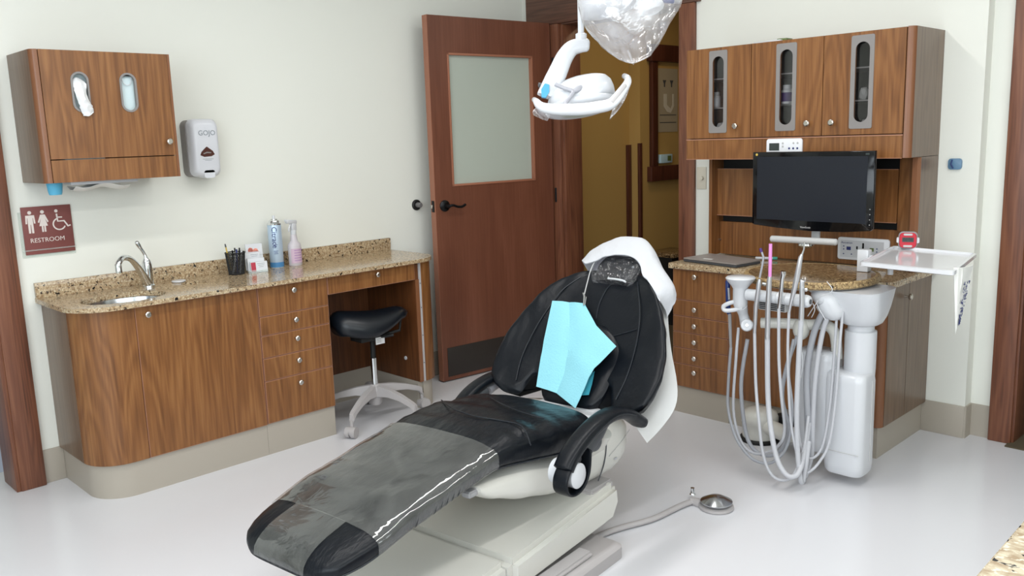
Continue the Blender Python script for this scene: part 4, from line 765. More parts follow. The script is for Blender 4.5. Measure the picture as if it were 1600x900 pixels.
for z, x0, x1, hy in ((0.650, 2.510, 2.640, 0.066), (0.657, 2.500, 2.650, 0.074), (0.685, 2.475, 2.662, 0.085), (0.720, 2.440, 2.668, 0.10), (0.760, 2.405, 2.672, 0.115), (0.790, 2.375, 2.674, 0.125)):
    rings.append([(x, y, z) for x, y in stadium((x0+x1)/2, DCY, (x1-x0)/2, hy, 6, 0.06)])
loft(b, rings); obj('shroud', b, M['white'], t, 60)
b = NB(); pj = at(1287, 466, 'y', -0.875); tube(b, smooth_path([Vector((2.53, -0.84, 0.700)), Vector((2.50, -0.865, 0.712)), pj, pj+Vector((-0.025, -0.02, -0.016))], 4), [0.020, 0.03, 0.036, 0.040, 0.042, 0.044, 0.046, 0.046, 0.046, 0.045, 0.042, 0.036, 0.02], 16); obj('hose_elbow', b, M['white'], t, 60)
for (x, y) in ((2.05, -0.60),):
    b = NB(); lathe(b, [(0.088, 0.0), (0.090, 0.012), (0.084, 0.018)], (x, y, 0), n=32); obj('foot_ring', b, M['matt'], t)
    b = NB(); lathe(b, [(0.078, 0.018), (0.080, 0.03), (0.080, 0.085), (0.083, 0.088), (0.083, 0.115), (0.072, 0.138), (0.045, 0.150), (0.0, 0.153)], (x, y, 0), n=32); obj('swivel_hub', b, M['cream'], t, 50)
b = NB(); tube(b, [(2.09, -0.62, 0.082), (2.22, -0.68, 0.086), (2.36, -0.76, 0.13)], [0.036, 0.036, 0.034], 20); obj('floor_arm', b, M['cream'], t)
b = NB(); box(b, 2.10, 2.22, -0.56, -0.512, 0.03, 0.12, 0.006); obj('wall_bracket', b, M['matt'], t)
b = NB(); tube(b, smooth_path([(2.49, -0.78, 0.50), (2.485, -0.80, 0.60), (2.46, -0.83, 0.64), (2.40, -0.85, 0.636), (2.30, -0.87, 0.632), (2.215, -0.90, 0.628)], 5), 0.022, 16); ar = obj('holder_arm', b, M['cream'], t)
b = NB(); bmesh.ops.create_uvsphere(b, u_segments=20, v_segments=12, radius=1); c = at(1252, 514, 'y', -0.865)
for v in b.verts: v.co = Vector((c.x+v.co.x*0.034, c.y+v.co.y*0.034, c.z+v.co.z*0.045))
obj('knuckle', b, M['cream'], ar)
# pillar linking the lower arm to the holder bar, cup and knob
YB = -1.0
pc0 = at(1172, 440, 'y', YB)
b = NB(); lathe(b, [(0.0, 0.028), (0.055, 0.026), (0.060, 0.020), (0.054, 0.010), (0.036, -0.012), (0.030, -0.022), (0.030, -0.085), (0.024, -0.10), (0.0, -0.10)], at(1157, 442, 'y', YB), n=28); obj('funnel_rest', b, M['white'], t, 60)
b = NB(); pL, pR = at(1168, 460, 'y', YB), at(1262, 471, 'y', YB); tube(b, [pL, pR, pR+Vector((0.008, 0, 0)), pR+Vector((0.011, 0, 0))], [0.0235, 0.0245, 0.021, 0.017], 24); hb_ = obj('holder_bar', b, M['white'], t, 50)
for k in range(6):
    q0 = pL.lerp(pR, 0.22+0.15*k); b = NB(); tube(b, [q0-Vector((0.0012, 0, 0)), q0+Vector((0.0012, 0, 0))], 0.0251, 24); obj('collar_ring', b, M['lgrey'], hb_)
b = NB(); tube(b, [pR+Vector((0.0105, 0, 0)), pR+Vector((0.0125, 0, 0))], 0.010, 14); obj('end_plug', b, M['dgrey'], hb_)
b = NB(); tube(b, smooth_path([at(1158, 478, 'y', YB), at(1161, 490, 'y', YB+0.02), at(1165, 505, 'y', YB+0.03)], 4), [0.026, 0.025, 0.024, 0.022, 0.02, 0.02, 0.021, 0.022, 0.024], 14); obj('holder_link', b, M['white'], t, 60)
b = NB(); c = at(1167, 508, 'y', YB-0.0); vv = (CAM-c).normalized(); lathe(b, [(0.020, -0.04), (0.026, -0.02), (0.026, 0.0), (0.022, 0.006), (0.009, 0.007), (0.0, 0.004)], c, vv, 24); kn = obj('lock_knob', b, M['white'], t, 50)
b = NB(); lathe(b, [(0.008, 0.006), (0.006, 0.010), (0, 0.010)], c, vv, 8); obj('chrome_screw', b, M['chrome'], kn)
b = NB(); rg = [at(1160, 470, 'y', YB-0.01), at(1145, 472, 'y', YB-0.02), at(1131, 478, 'y', YB-0.03), at(1133, 485, 'y', YB-0.03), at(1148, 484, 'y', YB-0.02), at(1160, 480, 'y', YB-0.01)]; tube(b, smooth_path(rg, 4), 0.009, 10); obj('empty_holder_loop', b, M['white'], t)
b = NB(); box(b, 2.24, 2.36, -0.97, -0.945, 0.70, 0.735, 0.003); vt = obj('vent_block', b, M['lgrey'], t)
for k in range(4):
    b = NB(); z = 0.705+k*0.0075; box(b, 2.245, 2.355, -0.9715, -0.9695, z, z+0.004); obj('vent_slat', b, M['matt'], vt)
# round table
t = thing('round_granite_table', 'round granite table on the white column in front of the hutch', 'table', (2.345, -0.72, 0.79))
b = NB(); oc = (2.335, -0.715); pts = [(oc[0]+0.262*math.cos(a), oc[1]+0.262*math.sin(a)) for a in [2*PI*k/64 for k in range(64)]]
prism(b, pts, 0.806, 0.826, 'z'); obj('top', b, M['granite2'], t, 50)
b = NB(); ring = []
for k in range(96):
    a = 2*PI*k/96; rr_ = [0.262, 0.268+0.004*noise.noise(Vector((k*0.9, 0, 1))), 0.267+0.004*noise.noise(Vector((k*0.9, 5, 1))), 0.258]
    ring.append([(oc[0]+r*math.cos(a), oc[1]+r*math.sin(a), z) for r, z in zip(rr_, (0.8262, 0.821, 0.803, 0.796))]+[(oc[0]+0.25*math.cos(a), oc[1]+0.25*math.sin(a), 0.797), (oc[0]+0.25*math.cos(a), oc[1]+0.25*math.sin(a), 0.8262)])
loft(b, ring, wrap=True); obj('chiselled_edge', b, M['graniteedge'], t, 0)
b = NB(); lathe(b, [(0.248, 0), (0.248, 0.0132)], (oc[0], oc[1], 0.7925), n=40); obj('substrate', b, M['lgrey'], t)
# tray with posts, timer, bag
t = thing('instrument_tray', 'white rimmed instrument tray standing on posts over the round table', 'tray', (2.72, -0.6, 0.83))
TZ = 0.900; tp = [Vector(p) for p in ((2.592, -0.845, TZ), (2.948, -0.888, TZ), (2.866, -0.388, TZ), (2.512, -0.327, TZ))]
tc_ = sum(tp, Vector())/4
def inset(ps, d): return [p+(tc_-p).normalized()*d*1.414 for p in ps]
def rpoly(ps, r=0.02, n=4):
    o = []
    for i, p in enumerate(ps):
        a = (ps[i-1]-p).normalized()*r; c = (ps[(i+1) % 4]-p).normalized()*r
        for k in range(n+1):
            s_ = k/n; o.append((p+a)*(1-s_)**2+p*2*s_*(1-s_)+(p+c)*s_**2)
    return o
def zed(ps, z): return [(p.x, p.y, z) for p in ps]
o1, o2, o3 = rpoly(tp), rpoly(inset(tp, 0.010)), rpoly(inset(tp, 0.014))
b = NB(); loft(b, [zed(o1, TZ-0.008), zed(o1, TZ+0.006), zed(o2, TZ+0.008), zed(o3, TZ), zed(o3, TZ-0.010), zed(o2, TZ-0.012)], wrap=True); obj('rim', b, M['trayw'], t)
b = NB(); loft(b, [zed(o3, TZ-0.008), zed(o3, TZ-0.001)]); obj('tray_floor', b, M['trayw'], t)
b = NB(); c = at(1391, 429, 'z', 0.827); lathe(b, [(0.011, 0), (0.011, TZ-0.010-0.827)], c, n=14); obj('post', b, M['white'], t)
c = at(1350, 424, 'z', 0.827); b = NB(); box(b, c.x-0.024, c.x+0.022, c.y-0.018, c.y+0.022, 0.827, 0.918, 0.004); obj('block_post', b, M['white'], t)
b = NB(); tube(b, [(c.x, c.y, 0.886), (2.70, -0.58, 0.886)], 0.011, 10); obj('support_arm', b, M['white'], t)
tm = at(1412, 389, 'z', TZ+0.002)+Vector((0.01, 0.015, 0)); t = thing('kitchen_timer', 'small red digital timer standing at the back of the white tray', 'timer', tm)
vv = Vector((CAM.x-tm.x, CAM.y-tm.y, 0)).normalized(); vx_ = Vector((-vv.y, vv.x, 0)); vx_ = vx_ if vx_.dot(r2) > 0 else -vx_
def vplate(c, hw, hh, r, d0, d1, k=5):
    b = NB(); o = stadium(0, 0, hw, hh, k, r); loft(b, [[c+vx_*x+vv*d0+Vector((0, 0, z)) for x, z in o], [c+vx_*x+vv*(d1-0.003)+Vector((0, 0, z)) for x, z in o], [c+vx_*x*0.93+vv*d1+Vector((0, 0, z*0.93)) for x, z in o]]); return b
cc_ = tm+Vector((0, 0, 0.036)); obj('shell', vplate(cc_, 0.037, 0.036, 0.018, -0.012, 0.004), M['grey'], t); obj('face', vplate(cc_, 0.033, 0.032, 0.016, 0.004, 0.009), M['timer'], t)
obj('display', vplate(cc_+Vector((0, 0, 0.003)), 0.023, 0.010, 0.003, 0.008, 0.0105), M['lcd'], t)
text('digits', '00:00', 0.016, M['black'], t, cc_+vv*0.0108+Vector((0, 0, -0.002)), vx_, (0, 0, 1), 0.0004)
for dz, hw in ((0.025, 0.018), (-0.024, 0.018)): obj('button', vplate(cc_+Vector((0, 0, dz)), hw, 0.0045, 0.0045, 0.008, 0.0112), M['lgrey'], t)
for sx in (-1, 1): bq = vplate(cc_+vx_*sx*0.036, 0.008, 0.012, 0.005, -0.006, 0.003); obj('side_button', bq, M['white'], t)
t = thing('paper_pouch', 'white paper pouch with blue print hanging from the tray corner', 'bag', (2.93, -0.82, 0.66))
pA, pB, pC_, pD = at(1490, 418, 'y', -0.835), at(1503, 418, 'y', -0.80), at(1493, 522, 'y', -0.80), at(1522, 414, 'y', -0.66)
b = NB(); rows = [[pA.lerp(pC_, i/8)+Vector((0, 0, 0)), (pA.lerp(pC_, i/8)).lerp(pB.lerp(pC_, i/8), 0.5)+Vector((0.004, -0.006, 0))*(1-i/8), pB.lerp(pC_, i/8)] for i in range(9)]; sheet(b, rows, 0.003); obj('front_fold', b, M['paper'], t)
b = NB(); rows = [[pB.lerp(pC_, i/8).lerp(pD.lerp(pC_, i/8), j/4)+Vector((0.004*math.sin(i*1.1+j), 0, 0))*(1-i/8) for j in range(5)] for i in range(9)]; sheet(b, rows, 0.003); sp_ = obj('printed_side', b, M['paper'], t)
rnd = random.Random(4)
b = NB()
for k in range(110):
    s_ = rnd.uniform(0.22, 0.86); u_ = rnd.uniform(0.18, 0.85); c = pB.lerp(pC_, s_).lerp(pD.lerp(pC_, s_), u_); nn = (pD-pB).cross(pC_-pB).normalized(); nn = nn if nn.dot(CAM-c) > 0 else -nn
    lathe(b, [(0.0040*rnd.uniform(.5, 1.2), 0), (0.002, 0.0008), (0, 0.0008)], c+nn*0.0055, nn, 6)
pt_ = obj('print_pattern', b, M['ink'], sp_); pt_['kind'] = 'stuff'
# ---------------------------------------------------------------- handpieces and hoses
GR = 'handpieces hanging on the holder bar'
def hosepath(pts): return smooth_path(pts, 6)
def A_(px, py, y): return at(px, py, 'y', y)
def handpiece(name, label, body, bodym, tip, tipm, hose, hr, hm='hose'):
    t = thing(name, label, 'handpiece', body[-1][0], 0, GR)
    b = NB(); tube(b, [p for p, r in body], [r for p, r in body], 14); o = obj('grip', b, M[bodym], t, 50)
    if tip: b = NB(); tube(b, [p for p, r in tip], [r for p, r in tip], 12); obj('tip', b, M[tipm], t, 50)
    b = NB(); tube(b, hosepath(hose), hr, 10); obj('hose', b, M[hm], t, 60)
    return t, o
Y1 = -1.035
ht, _ = handpiece('saliva_ejector', 'saliva ejector with clear bent tube and purple tip on the bar', [(A_(1187, 436, Y1), 0.006), (A_(1186, 444, Y1), 0.0095), (A_(1181, 478, Y1), 0.0085), (A_(1179, 520, Y1), 0.007)], 'satin',
  [(A_(1187, 434, Y1), 0.0042), (A_(1191, 415, Y1), 0.0042), (A_(1193, 402, Y1), 0.0042), (A_(1190, 393, Y1), 0.0042)], 'hosed',
  [A_(1179, 518, Y1), A_(1181, 600, Y1), A_(1186, 660, Y1-0.03), A_(1192, 708, Y1-0.04), A_(1203, 738, Y1-0.04), A_(1220, 750, Y1-0.03), A_(1240, 742, Y1), A_(1256, 700, -0.98), A_(1263, 650, -0.93)], 0.0065)
b = NB(); tube(b, [A_(1190, 394, Y1), A_(1188, 388, Y1)], [0.006, 0.0055], 10); obj('purple_tip', b, M['purple'], ht)
ht, _ = handpiece('suction_handpiece', 'high volume suction with long pink tip on the bar', [(A_(1203, 432, Y1), 0.0085), (A_(1202, 442, Y1), 0.0105), (A_(1200, 480, Y1), 0.0105), (A_(1199, 530, Y1), 0.0105)], 'satin',
  [(A_(1204, 381, Y1), 0.0068), (A_(1203, 434, Y1), 0.0066)], 'pink',
  [A_(1199, 528, Y1), A_(1200, 620, Y1), A_(1206, 680, Y1-0.03), A_(1216, 722, Y1-0.04), A_(1232, 744, Y1-0.04), A_(1248, 738, Y1-0.02), A_(1258, 700, -0.97), A_(1264, 660, -0.92)], 0.0105)
b = NB(); lathe(b, [(0.006, 0), (0.006, 0.014), (0, 0.014)], A_(1197, 444, Y1), (-1, -0.3, 0.2), 10); obj('suction_valve', b, M['chrome'], ht)
ht, _ = handpiece('air_handpiece', 'short chrome handpiece with flared round head on the bar', [(A_(1224, 424, Y1), 0.0105), (A_(1224, 428, Y1), 0.011), (A_(1222, 436, Y1), 0.0075), (A_(1220, 460, Y1), 0.0085), (A_(1217, 482, Y1), 0.007)], 'chrome', None, None,
  [A_(1217, 480, Y1), A_(1217, 560, Y1), A_(1221, 620, Y1), A_(1226, 670, -1.0), A_(1219, 693, -1.0), A_(1200, 706, -1.0), A_(1178, 708, -1.0), A_(1158, 690, -1.0), A_(1146, 640, -1.0), A_(1150, 560, -1.0), A_(1154, 512, -0.97)], 0.0062)
ht, _ = handpiece('air_water_syringe', 'long silver handpiece leaning with thin bent needle on the bar', [(A_(1253, 397, Y1-0.01), 0.004), (A_(1251, 402, Y1-0.01), 0.0085), (A_(1247, 425, Y1-0.01), 0.011), (A_(1242, 448, Y1-0.01), 0.0105), (A_(1236, 472, Y1-0.01), 0.0065), (A_(1233, 487, Y1-0.01), 0.0055)], 'satin',
  [(A_(1257, 378, Y1-0.01), 0.0025), (A_(1256, 390, Y1-0.01), 0.003), (A_(1253, 398, Y1-0.01), 0.004)], 'chrome',
  [A_(1233, 486, Y1), A_(1231, 540, Y1), A_(1232, 600, Y1), A_(1236, 660, Y1), A_(1244, 705, Y1), A_(1252, 735, -1.0), A_(1263, 738, -0.99), A_(1280, 722, -0.96), A_(1296, 690, -0.93), A_(1306, 620, -0.90), A_(1312, 540, -0.88), A_(1317, 486, -0.86)], 0.0055)
ht, _ = handpiece('curved_handpiece', 'silver handpiece with rounded hooked head at the right end of the bar', [(A_(1257, 440, Y1), 0.006), (A_(1254, 438, Y1), 0.009), (A_(1253, 446, Y1), 0.010), (A_(1253, 470, Y1), 0.0095), (A_(1252, 500, Y1), 0.0105)], 'satin', None, None,
  [A_(1252, 498, Y1), A_(1248, 560, Y1), A_(1245, 640, Y1), A_(1246, 700, Y1), A_(1250, 745, Y1), A_(1254, 752, Y1+0.02), A_(1259, 725, -1.0), A_(1264, 690, -0.95)], 0.010)
b = NB(); lathe(b, [(0.004, 0), (0.0065, 0.004), (0.0065, 0.012), (0, 0.014)], A_(1258, 452, Y1), (0.6, -0.6, 0), 12); obj('side_button', b, M['chrome'], ht)
t = thing('blue_handpiece', 'blue handled handpiece hanging in the holder left of the funnel', 'handpiece', A_(1138, 470, -1.0), 0, GR)
b = NB(); tube(b, [A_(1137, 436, -0.985), A_(1137, 440, -0.985), A_(1138, 488, -0.985), A_(1140, 492, -0.985)], [0.005, 0.0095, 0.0095, 0.006], 12); gg = obj('grip', b, M['navy'], t)
b = NB(); tube(b, [A_(1138.5, 450, -0.997), A_(1139.5, 468, -0.997)], 0.005, 10); obj('metal_insert', b, M['satin'], gg)
b = NB(); tube(b, [A_(1140, 490, -0.985), A_(1142, 545, -0.985)], [0.0075, 0.0055], 10); obj('strain_relief', b, M['grey'], t)
b = NB(); tube(b, hosepath([A_(1142, 543, -0.985), A_(1138, 600, -0.99), A_(1138, 640, -1.0), A_(1150, 684, -1.02), A_(1172, 714, -1.03), A_(1196, 724, -1.02), A_(1216, 716, -1.0), A_(1232, 690, -0.97), A_(1238, 640, -0.95), A_(1232, 580, -0.93), A_(1240, 530, -0.90)]), 0.0065, 10); obj('hose', b, M['hosed'], t, 60)
# service hoses below the elbow
t = thing('service_hoses', 'bundle of clear grey hoses dropping from the elbow under the round table', 'hoses', (2.35, -0.88, 0.3))
for pts, r, m_ in (([A_(1290, 480, -0.885), A_(1272, 520, -0.885), A_(1261, 580, -0.90), A_(1262, 650, -0.92), A_(1262, 705, -0.93), A_(1254, 752, -0.95)], 0.013, 'hosed'),
  ([A_(1299, 482, -0.88), A_(1285, 520, -0.88), A_(1274, 590, -0.90), A_(1270, 660, -0.91), A_(1268, 710, -0.92), A_(1258, 745, -0.94)], 0.010, 'hose'),
  ([A_(1246, 525, -0.89), A_(1230, 570, -0.90), A_(1222, 620, -0.92), A_(1232, 668, -0.93), A_(1222, 700, -0.95), A_(1200, 712, -0.97), A_(1176, 700, -0.98), A_(1164, 668, -0.98), A_(1158, 600, -0.98), A_(1168, 530, -0.96)], 0.0085, 'hosed'),
  ([A_(1308, 484, -0.86), A_(1303, 560, -0.88), A_(1296, 640, -0.90), A_(1284, 700, -0.93), A_(1264, 716, -0.96), A_(1250, 690, -0.98), A_(1244, 620, -0.98)], 0.0055, 'hose')):
    b = NB(); tube(b, hosepath(pts), r, 10); obj('hose', b, M[m_], t, 60)
b = NB()
for q in ([A_(1292, 440, -0.93), A_(1300, 455, -0.94), A_(1276, 470, -0.93), A_(1290, 500, -0.93)], [A_(1262, 494, -0.93), A_(1270, 482, -0.94), A_(1278, 470, -0.94)], [A_(1268, 496, -0.93), A_(1273, 484, -0.94), A_(1270, 474, -0.94)], [A_(1248, 530, -0.90), A_(1254, 560, -0.94), A_(1251, 590, -0.94), A_(1243, 600, -0.94)]): 
    bb = NB(); tube(bb, hosepath(q), 0.0016, 6); obj('thin_wire', bb, M['white'], t)
b.free()
# ---------------------------------------------------------------- near granite corner
t = thing('near_counter', 'light granite counter corner at the lower right edge of the photo', 'counter', (4.0, -3.2, 0))
e0, e1 = at(1518, 905, 'z', 0.80), at(1604, 806, 'z', 0.80); ed = (e1-e0).normalized(); en = Vector((-ed.y, ed.x, 0)); en = -en if en.dot(Vector((1, 0, 0))) < 0 else en
q = [e0-ed*0.9, e1+ed*0.25, e1+ed*0.25+en*0.5, e0-ed*0.9+en*0.5]
def poly_z(ps, a, c): return [[(p.x, p.y, a) for p in ps], [(p.x, p.y, c) for p in ps]]
b = NB(); loft(b, poly_z(q, 0.77, 0.80)); bmesh.ops.bevel(b, geom=b.edges[:], offset=0.004, segments=2, affect='EDGES'); obj('worktop', b, M['granite3'], t)
q2 = [q[0]+en*0.03+ed*0.03, q[1]+en*0.03-ed*0.03, q[2]-en*0.03-ed*0.03, q[3]-en*0.03+ed*0.03]; b = NB(); loft(b, poly_z(q2, 0.0, 0.769)); obj('base', b, M['lam'], t)
# ---------------------------------------------------------------- stool
t = thing('saddle_stool', 'black saddle stool on a grey five star castor base under the knee space', 'stool', (0.418, -1.59, 0))
SX, SY = 0.418, -1.59
b = NB(); lathe(b, [(0.028, 0.085), (0.034, 0.095), (0.034, 0.175), (0.026, 0.188), (0.018, 0.192)], (SX, SY, 0), n=24); hub = obj('hub', b, M['lilac'], t)
b = NB(); lathe(b, [(0.0165, 0.19), (0.0165, 0.33)], (SX, SY, 0), n=20); obj('lower_column', b, M['chrome'], t)
b = NB(); lathe(b, [(0.013, 0.32), (0.013, 0.42), (0.04, 0.425), (0.045, 0.44)], (SX, SY, 0), n=20); obj('gas_lift', b, M['matt'], t)
ang0 = math.degrees(math.atan2(-1.839-SY, 0.554-SX))
for k in range(5):
    a = math.radians(ang0+72*k); d = Vector((math.cos(a), math.sin(a), 0)); o = Vector((SX, SY, 0)); L_ = 0.276
    b = NB(); rr4 = []
    for s_, zt, hh_, hw_ in ((0.02, 0.188, 0.06, 0.022), (0.10, 0.178, 0.040, 0.022), (0.18, 0.158, 0.030, 0.020), (0.25, 0.132, 0.028, 0.017), (L_, 0.120, 0.045, 0.014)):
        c = o+d*s_; n_ = Vector((-d.y, d.x, 0)); rr4.append([c+n_*hw_+Vector((0, 0, zt-hh_)), c-n_*hw_+Vector((0, 0, zt-hh_)), c-n_*hw_*0.7+Vector((0, 0, zt)), c+n_*hw_*0.7+Vector((0, 0, zt))])
    loft(b, rr4); bmesh.ops.bevel(b, geom=b.edges[:], offset=0.003, segments=2, affect='EDGES'); lg = obj('leg', b, M['lilac'], t)
    c = o+d*(L_+0.0)+Vector((0, 0, 0)); n_ = Vector((-d.y, d.x, 0)); b = NB(); tube(b, [c+Vector((0, 0, 0.085)), c+Vector((0, 0, 0.055))], 0.009, 10); tube(b, [c-n_*0.026+d*0.008+Vector((0, 0, 0.0285)), c-n_*0.004+d*0.008+Vector((0, 0, 0.0285))], 0.028, 20); tube(b, [c+n_*0.004+d*0.008+Vector((0, 0, 0.0285)), c+n_*0.026+d*0.008+Vector((0, 0, 0.0285))], 0.028, 20)
    tube(b, [c-n_*0.004+d*0.008+Vector((0, 0, 0.034)), c+n_*0.004+d*0.008+Vector((0, 0, 0.034))], 0.025, 16); obj('castor', b, M['lilac'], lg)
# saddle seat: long axis towards +y (front), raised right end
b = NB(); rings = []; SA = Vector((0.20, 0.98, 0)).normalized(); SN = Vector((SA.y, -SA.x, 0))
for i in range(15):
    s_ = i/14; l = -0.20+0.42*s_; hw_ = 0.150*math.sin(PI*min(1, max(0.0, s_*0.92+0.04)))**0.5*(1.0-0.42*s_); zt = 0.592-0.010*s_+0.010*math.cos(s_*PI*1.7); th_ = 0.155*(1-0.58*s_)*(0.4+0.6*math.sin(PI*min(1, s_*0.9+0.05))**0.5)
    if i in (0, 14): hw_ *= 0.45; th_ *= 0.4; zt -= 0.035
    if i in (1, 13): zt -= 0.010
    c = Vector((SX+0.0, SY-0.02, 0))+SA*l; rg = []
    for k in range(20):
        a = 2*PI*k/20; x_ = math.copysign(abs(math.cos(a))**0.75, math.cos(a))*hw_; zz_ = math.copysign(abs(math.sin(a))**0.8, math.sin(a)); drop = -0.042*(abs(x_)/0.135)**2
        rg.append(c+SN*x_+Vector((0, 0, zt-th_/2+zz_*th_/2+drop)))
    rings.append(rg)
loft(b, rings); obj('seat', b, M['stoolv'], t, 80)
b = NB(); box(b, SX-0.05, SX+0.05, SY-0.10, SY+0.10, 0.43, 0.455, 0.006); tube(b, [(SX+0.02, SY+0.02, 0.44), (SX+0.06, SY+0.13, 0.46), (SX+0.05, SY+0.15, 0.52)], 0.008, 8); tube(b, [(SX+0.03, SY+0.0, 0.44), (SX+0.09, SY+0.07, 0.45)], 0.007, 8); mc = obj('tilt_mechanism', b, M['matt'], t)
b = NB(); c = at(594, 532, 'x', 0.470); box(b, 0.469, 0.471, c.y-0.027, c.y+0.027, c.z-0.018, c.z+0.018); obj('paper_tag', b, M['tag'], mc)
for k in range(3): b = NB(); box(b, 0.471, 0.4714, c.y-0.020, c.y+0.006, c.z+0.008-0.008*k, c.z+0.0095-0.008*k); obj('printed_line', b, M['dgrey'], mc)
# ---------------------------------------------------------------- dental chair (u along the chair, v across, z up)
dc = thing('dental_chair', 'black vinyl dental chair reclined in the middle of the room', 'dental chair', ch(0.8, 0, 0), CA)
def itp(tab, x):
    if x <= tab[0][0]: return tab[0][1]
    for (a, fa), (b_, fb_) in zip(tab, tab[1:]):
        if x <= b_:
            s = (x-a)/(b_-a); s = s*s*(3-2*s)*0.35+s*0.65; return fa+(fb_-fa)*s
    return tab[-1][1]
TOP = [(-0.07, 0.352), (-0.055, 0.372), (-0.02, 0.390), (0.0, 0.398), (0.085, 0.418), (0.2, 0.452), (0.30, 0.466), (0.46, 0.494), (0.64, 0.522), (0.75, 0.524), (0.9, 0.508), (1.0, 0.492), (1.06, 0.478), (1.085, 0.45)]
BOT = [(-0.07, 0.322), (0.0, 0.330), (0.2, 0.372), (0.43, 0.408), (0.55, 0.425), (0.74, 0.392), (0.9, 0.365), (1.085, 0.38)]
HWD = [(-0.07, 0.130), (-0.058, 0.165), (-0.035, 0.192), (0.0, 0.207), (0.05, 0.220), (0.12, 0.226), (0.5, 0.232), (0.65, 0.245), (0.8, 0.262), (1.0, 0.262), (1.06, 0.235), (1.085, 0.20)]
def seat_top(u, v):
    h = itp(HWD, u); q = min(1, abs(v)/h); return itp(TOP, u)-0.004+0.012*(1-q*q)-0.03*max(0, (q-0.86)/0.14)**2
def seat_ring(u, grow=0.0, n=44, fold=0.0):
    h = itp(HWD, u)+grow; zt = itp(TOP, u)+grow; zb = itp(BOT, u)-grow; zm = (zt+zb)/2; th = (zt-zb)/2; r = []
    for k in range(n):
        a = 2*PI*k/n; c, s = math.cos(a), math.sin(a)
        x = math.copysign(abs(c)**0.42, c)*h; z = zm+math.copysign(abs(s)**0.55, s)*th
        if s > 0: z += 0.010*(1-(x/h)**2)-0.004
        w_ = fold*noise.noise(Vector((u*16, x*5, 3.0)))
        r.append(ch(u, x*(1+w_*0.25), z+w_*(1 if s > 0 else 0.3)))
    return r
us = [-0.07, -0.064, -0.055, -0.045, -0.035, -0.02, -0.005, 0.01, 0.03, 0.06, 0.1]+[0.14+0.02*i for i in range(44)]+[1.03, 1.045, 1.06, 1.075, 1.085]
b = NB(); loft(b, [seat_ring(u, 0, 44, 0.010 if 0.5 < u < 1.0 else 0.003) for u in us]); seat = obj('seat_and_legrest', b, M['vinyl2'], dc, 60)
def onseat(px, py, z0=0.512, lift=0.0015):
    p = at(px, py, 'z', z0)-CT; u, v = p.dot(CD), p.dot(CW); return ch(u, v, seat_top(u, v)+lift)
for pts in ([(690, 632), (708, 648), (740, 660), (780, 666), (815, 673), (829, 686)], [(765, 622), (785, 637), (815, 650), (850, 658)]):
    b = NB(); tube(b, smooth_path([onseat(*p, lift=0.004) for p in pts], 6), 0.0022, 6); obj('seam', b, M['vseam'], seat)
b = NB(); tube(b, [seat_ring(u, 0.0015)[41]+Vector((0, 0, 0.0)) for u in us[4:-8]], 0.0032, 6); obj('piping', b, M['vseam'], seat)
b = NB(); tube(b, [seat_ring(u, 0.0015)[25] for u in us[4:-8]], 0.0032, 6); obj('piping', b, M['vseam'], seat)
b = NB()
for i in range(15):
    u = 0.20+0.024*i; r = seat_ring(u, 0.0012); r_b = seat_ring(u-0.012, 0.0012)
    tube(b, smooth_path([r[1], r_b[43], r_b[41], r_b[40]], 3), [0.001, 0.003, 0.0045, 0.005, 0.005, 0.0045, 0.004, 0.003, 0.002, 0.001], 6, 0.6)
gf = obj('gathered_fold', b, M['vinyl'], seat, 60); gf['kind'] = 'stuff'
# shell under the seat
ZB = [(0.47, 0.392), (0.50, 0.362), (0.55, 0.335), (0.7, 0.278), (0.88, 0.230), (1.03, 0.200), (1.14, 0.190), (1.22, 0.190), (1.30, 0.215), (1.35, 0.268), (1.37, 0.315)]
ZT_ = [(0.47, 0.415), (0.7, 0.405), (0.88, 0.385), (1.03, 0.40), (1.14, 0.425), (1.22, 0.425), (1.30, 0.405), (1.35, 0.375), (1.37, 0.345)]
def shell_ring(u):
    zb, zt = itp(ZB, u), itp(ZT_, u); h = 0.238 if u < 1.25 else 0.238-0.05*((u-1.25)/0.12)**2; zm, th = (zb+zt)/2, (zt-zb)/2; r = []
    for k in range(36):
        a = 2*PI*k/36; c, s = math.cos(a), math.sin(a)
        r.append(ch(u, math.copysign(abs(c)**0.35, c)*h, zm+math.copysign(abs(s)**0.6, s)*th))
    return r
b = NB(); loft(b, [shell_ring(0.47+0.9*i/36) for i in range(37)]); sh = obj('seat_shell', b, M['cream'], dc, 50)
b = NB(); tube(b, smooth_path([ch(1.145, 0.2395, 0.385), ch(1.150, 0.2400, 0.33), ch(1.135, 0.2395, 0.27), ch(1.10, 0.236, 0.215)], 5), 0.0022, 6); obj('seam', b, M['dgrey'], sh)
b = NB(); tube(b, [ch(1.17, 0.239, 0.285), ch(1.26, 0.238, 0.315), ch(1.33, 0.228, 0.335)], 0.0012, 5); obj('seam', b, M['lgrey'], sh)
b = NB(); prism(b, stadium(0, 0, 0.010, 0.004, 4), 0, 0.002, 'z'); MM = Matrix((CD, Vector((0, 0, 1)), CW)).transposed().to_4x4(); MM.translation = ch(1.215, 0.2375, 0.262); bmesh.ops.transform(b, matrix=MM, verts=b.verts[:]); obj('badge', b, M['satin'], sh)
def cbox(name, u0, u1, v0, v1, z0, z1, m_, parent, bev=0.01, prof=None):
    b = NB(); box(b, 0, 1, 0, 1, 0, 1)
    for v in b.verts: v.co = ch(u0+(u1-u0)*v.co.x, v0+(v1-v0)*v.co.y, z0+(z1-z0)*v.co.z)
    bmesh.ops.bevel(b, geom=b.edges[:], offset=bev, segments=3, affect='EDGES'); return obj(name, b, M[m_], parent, 40)
cbox('legrest_bracket', 0.435, 0.475, 0.19, 0.225, 0.385, 0.405, 'grey', sh, 0.004)
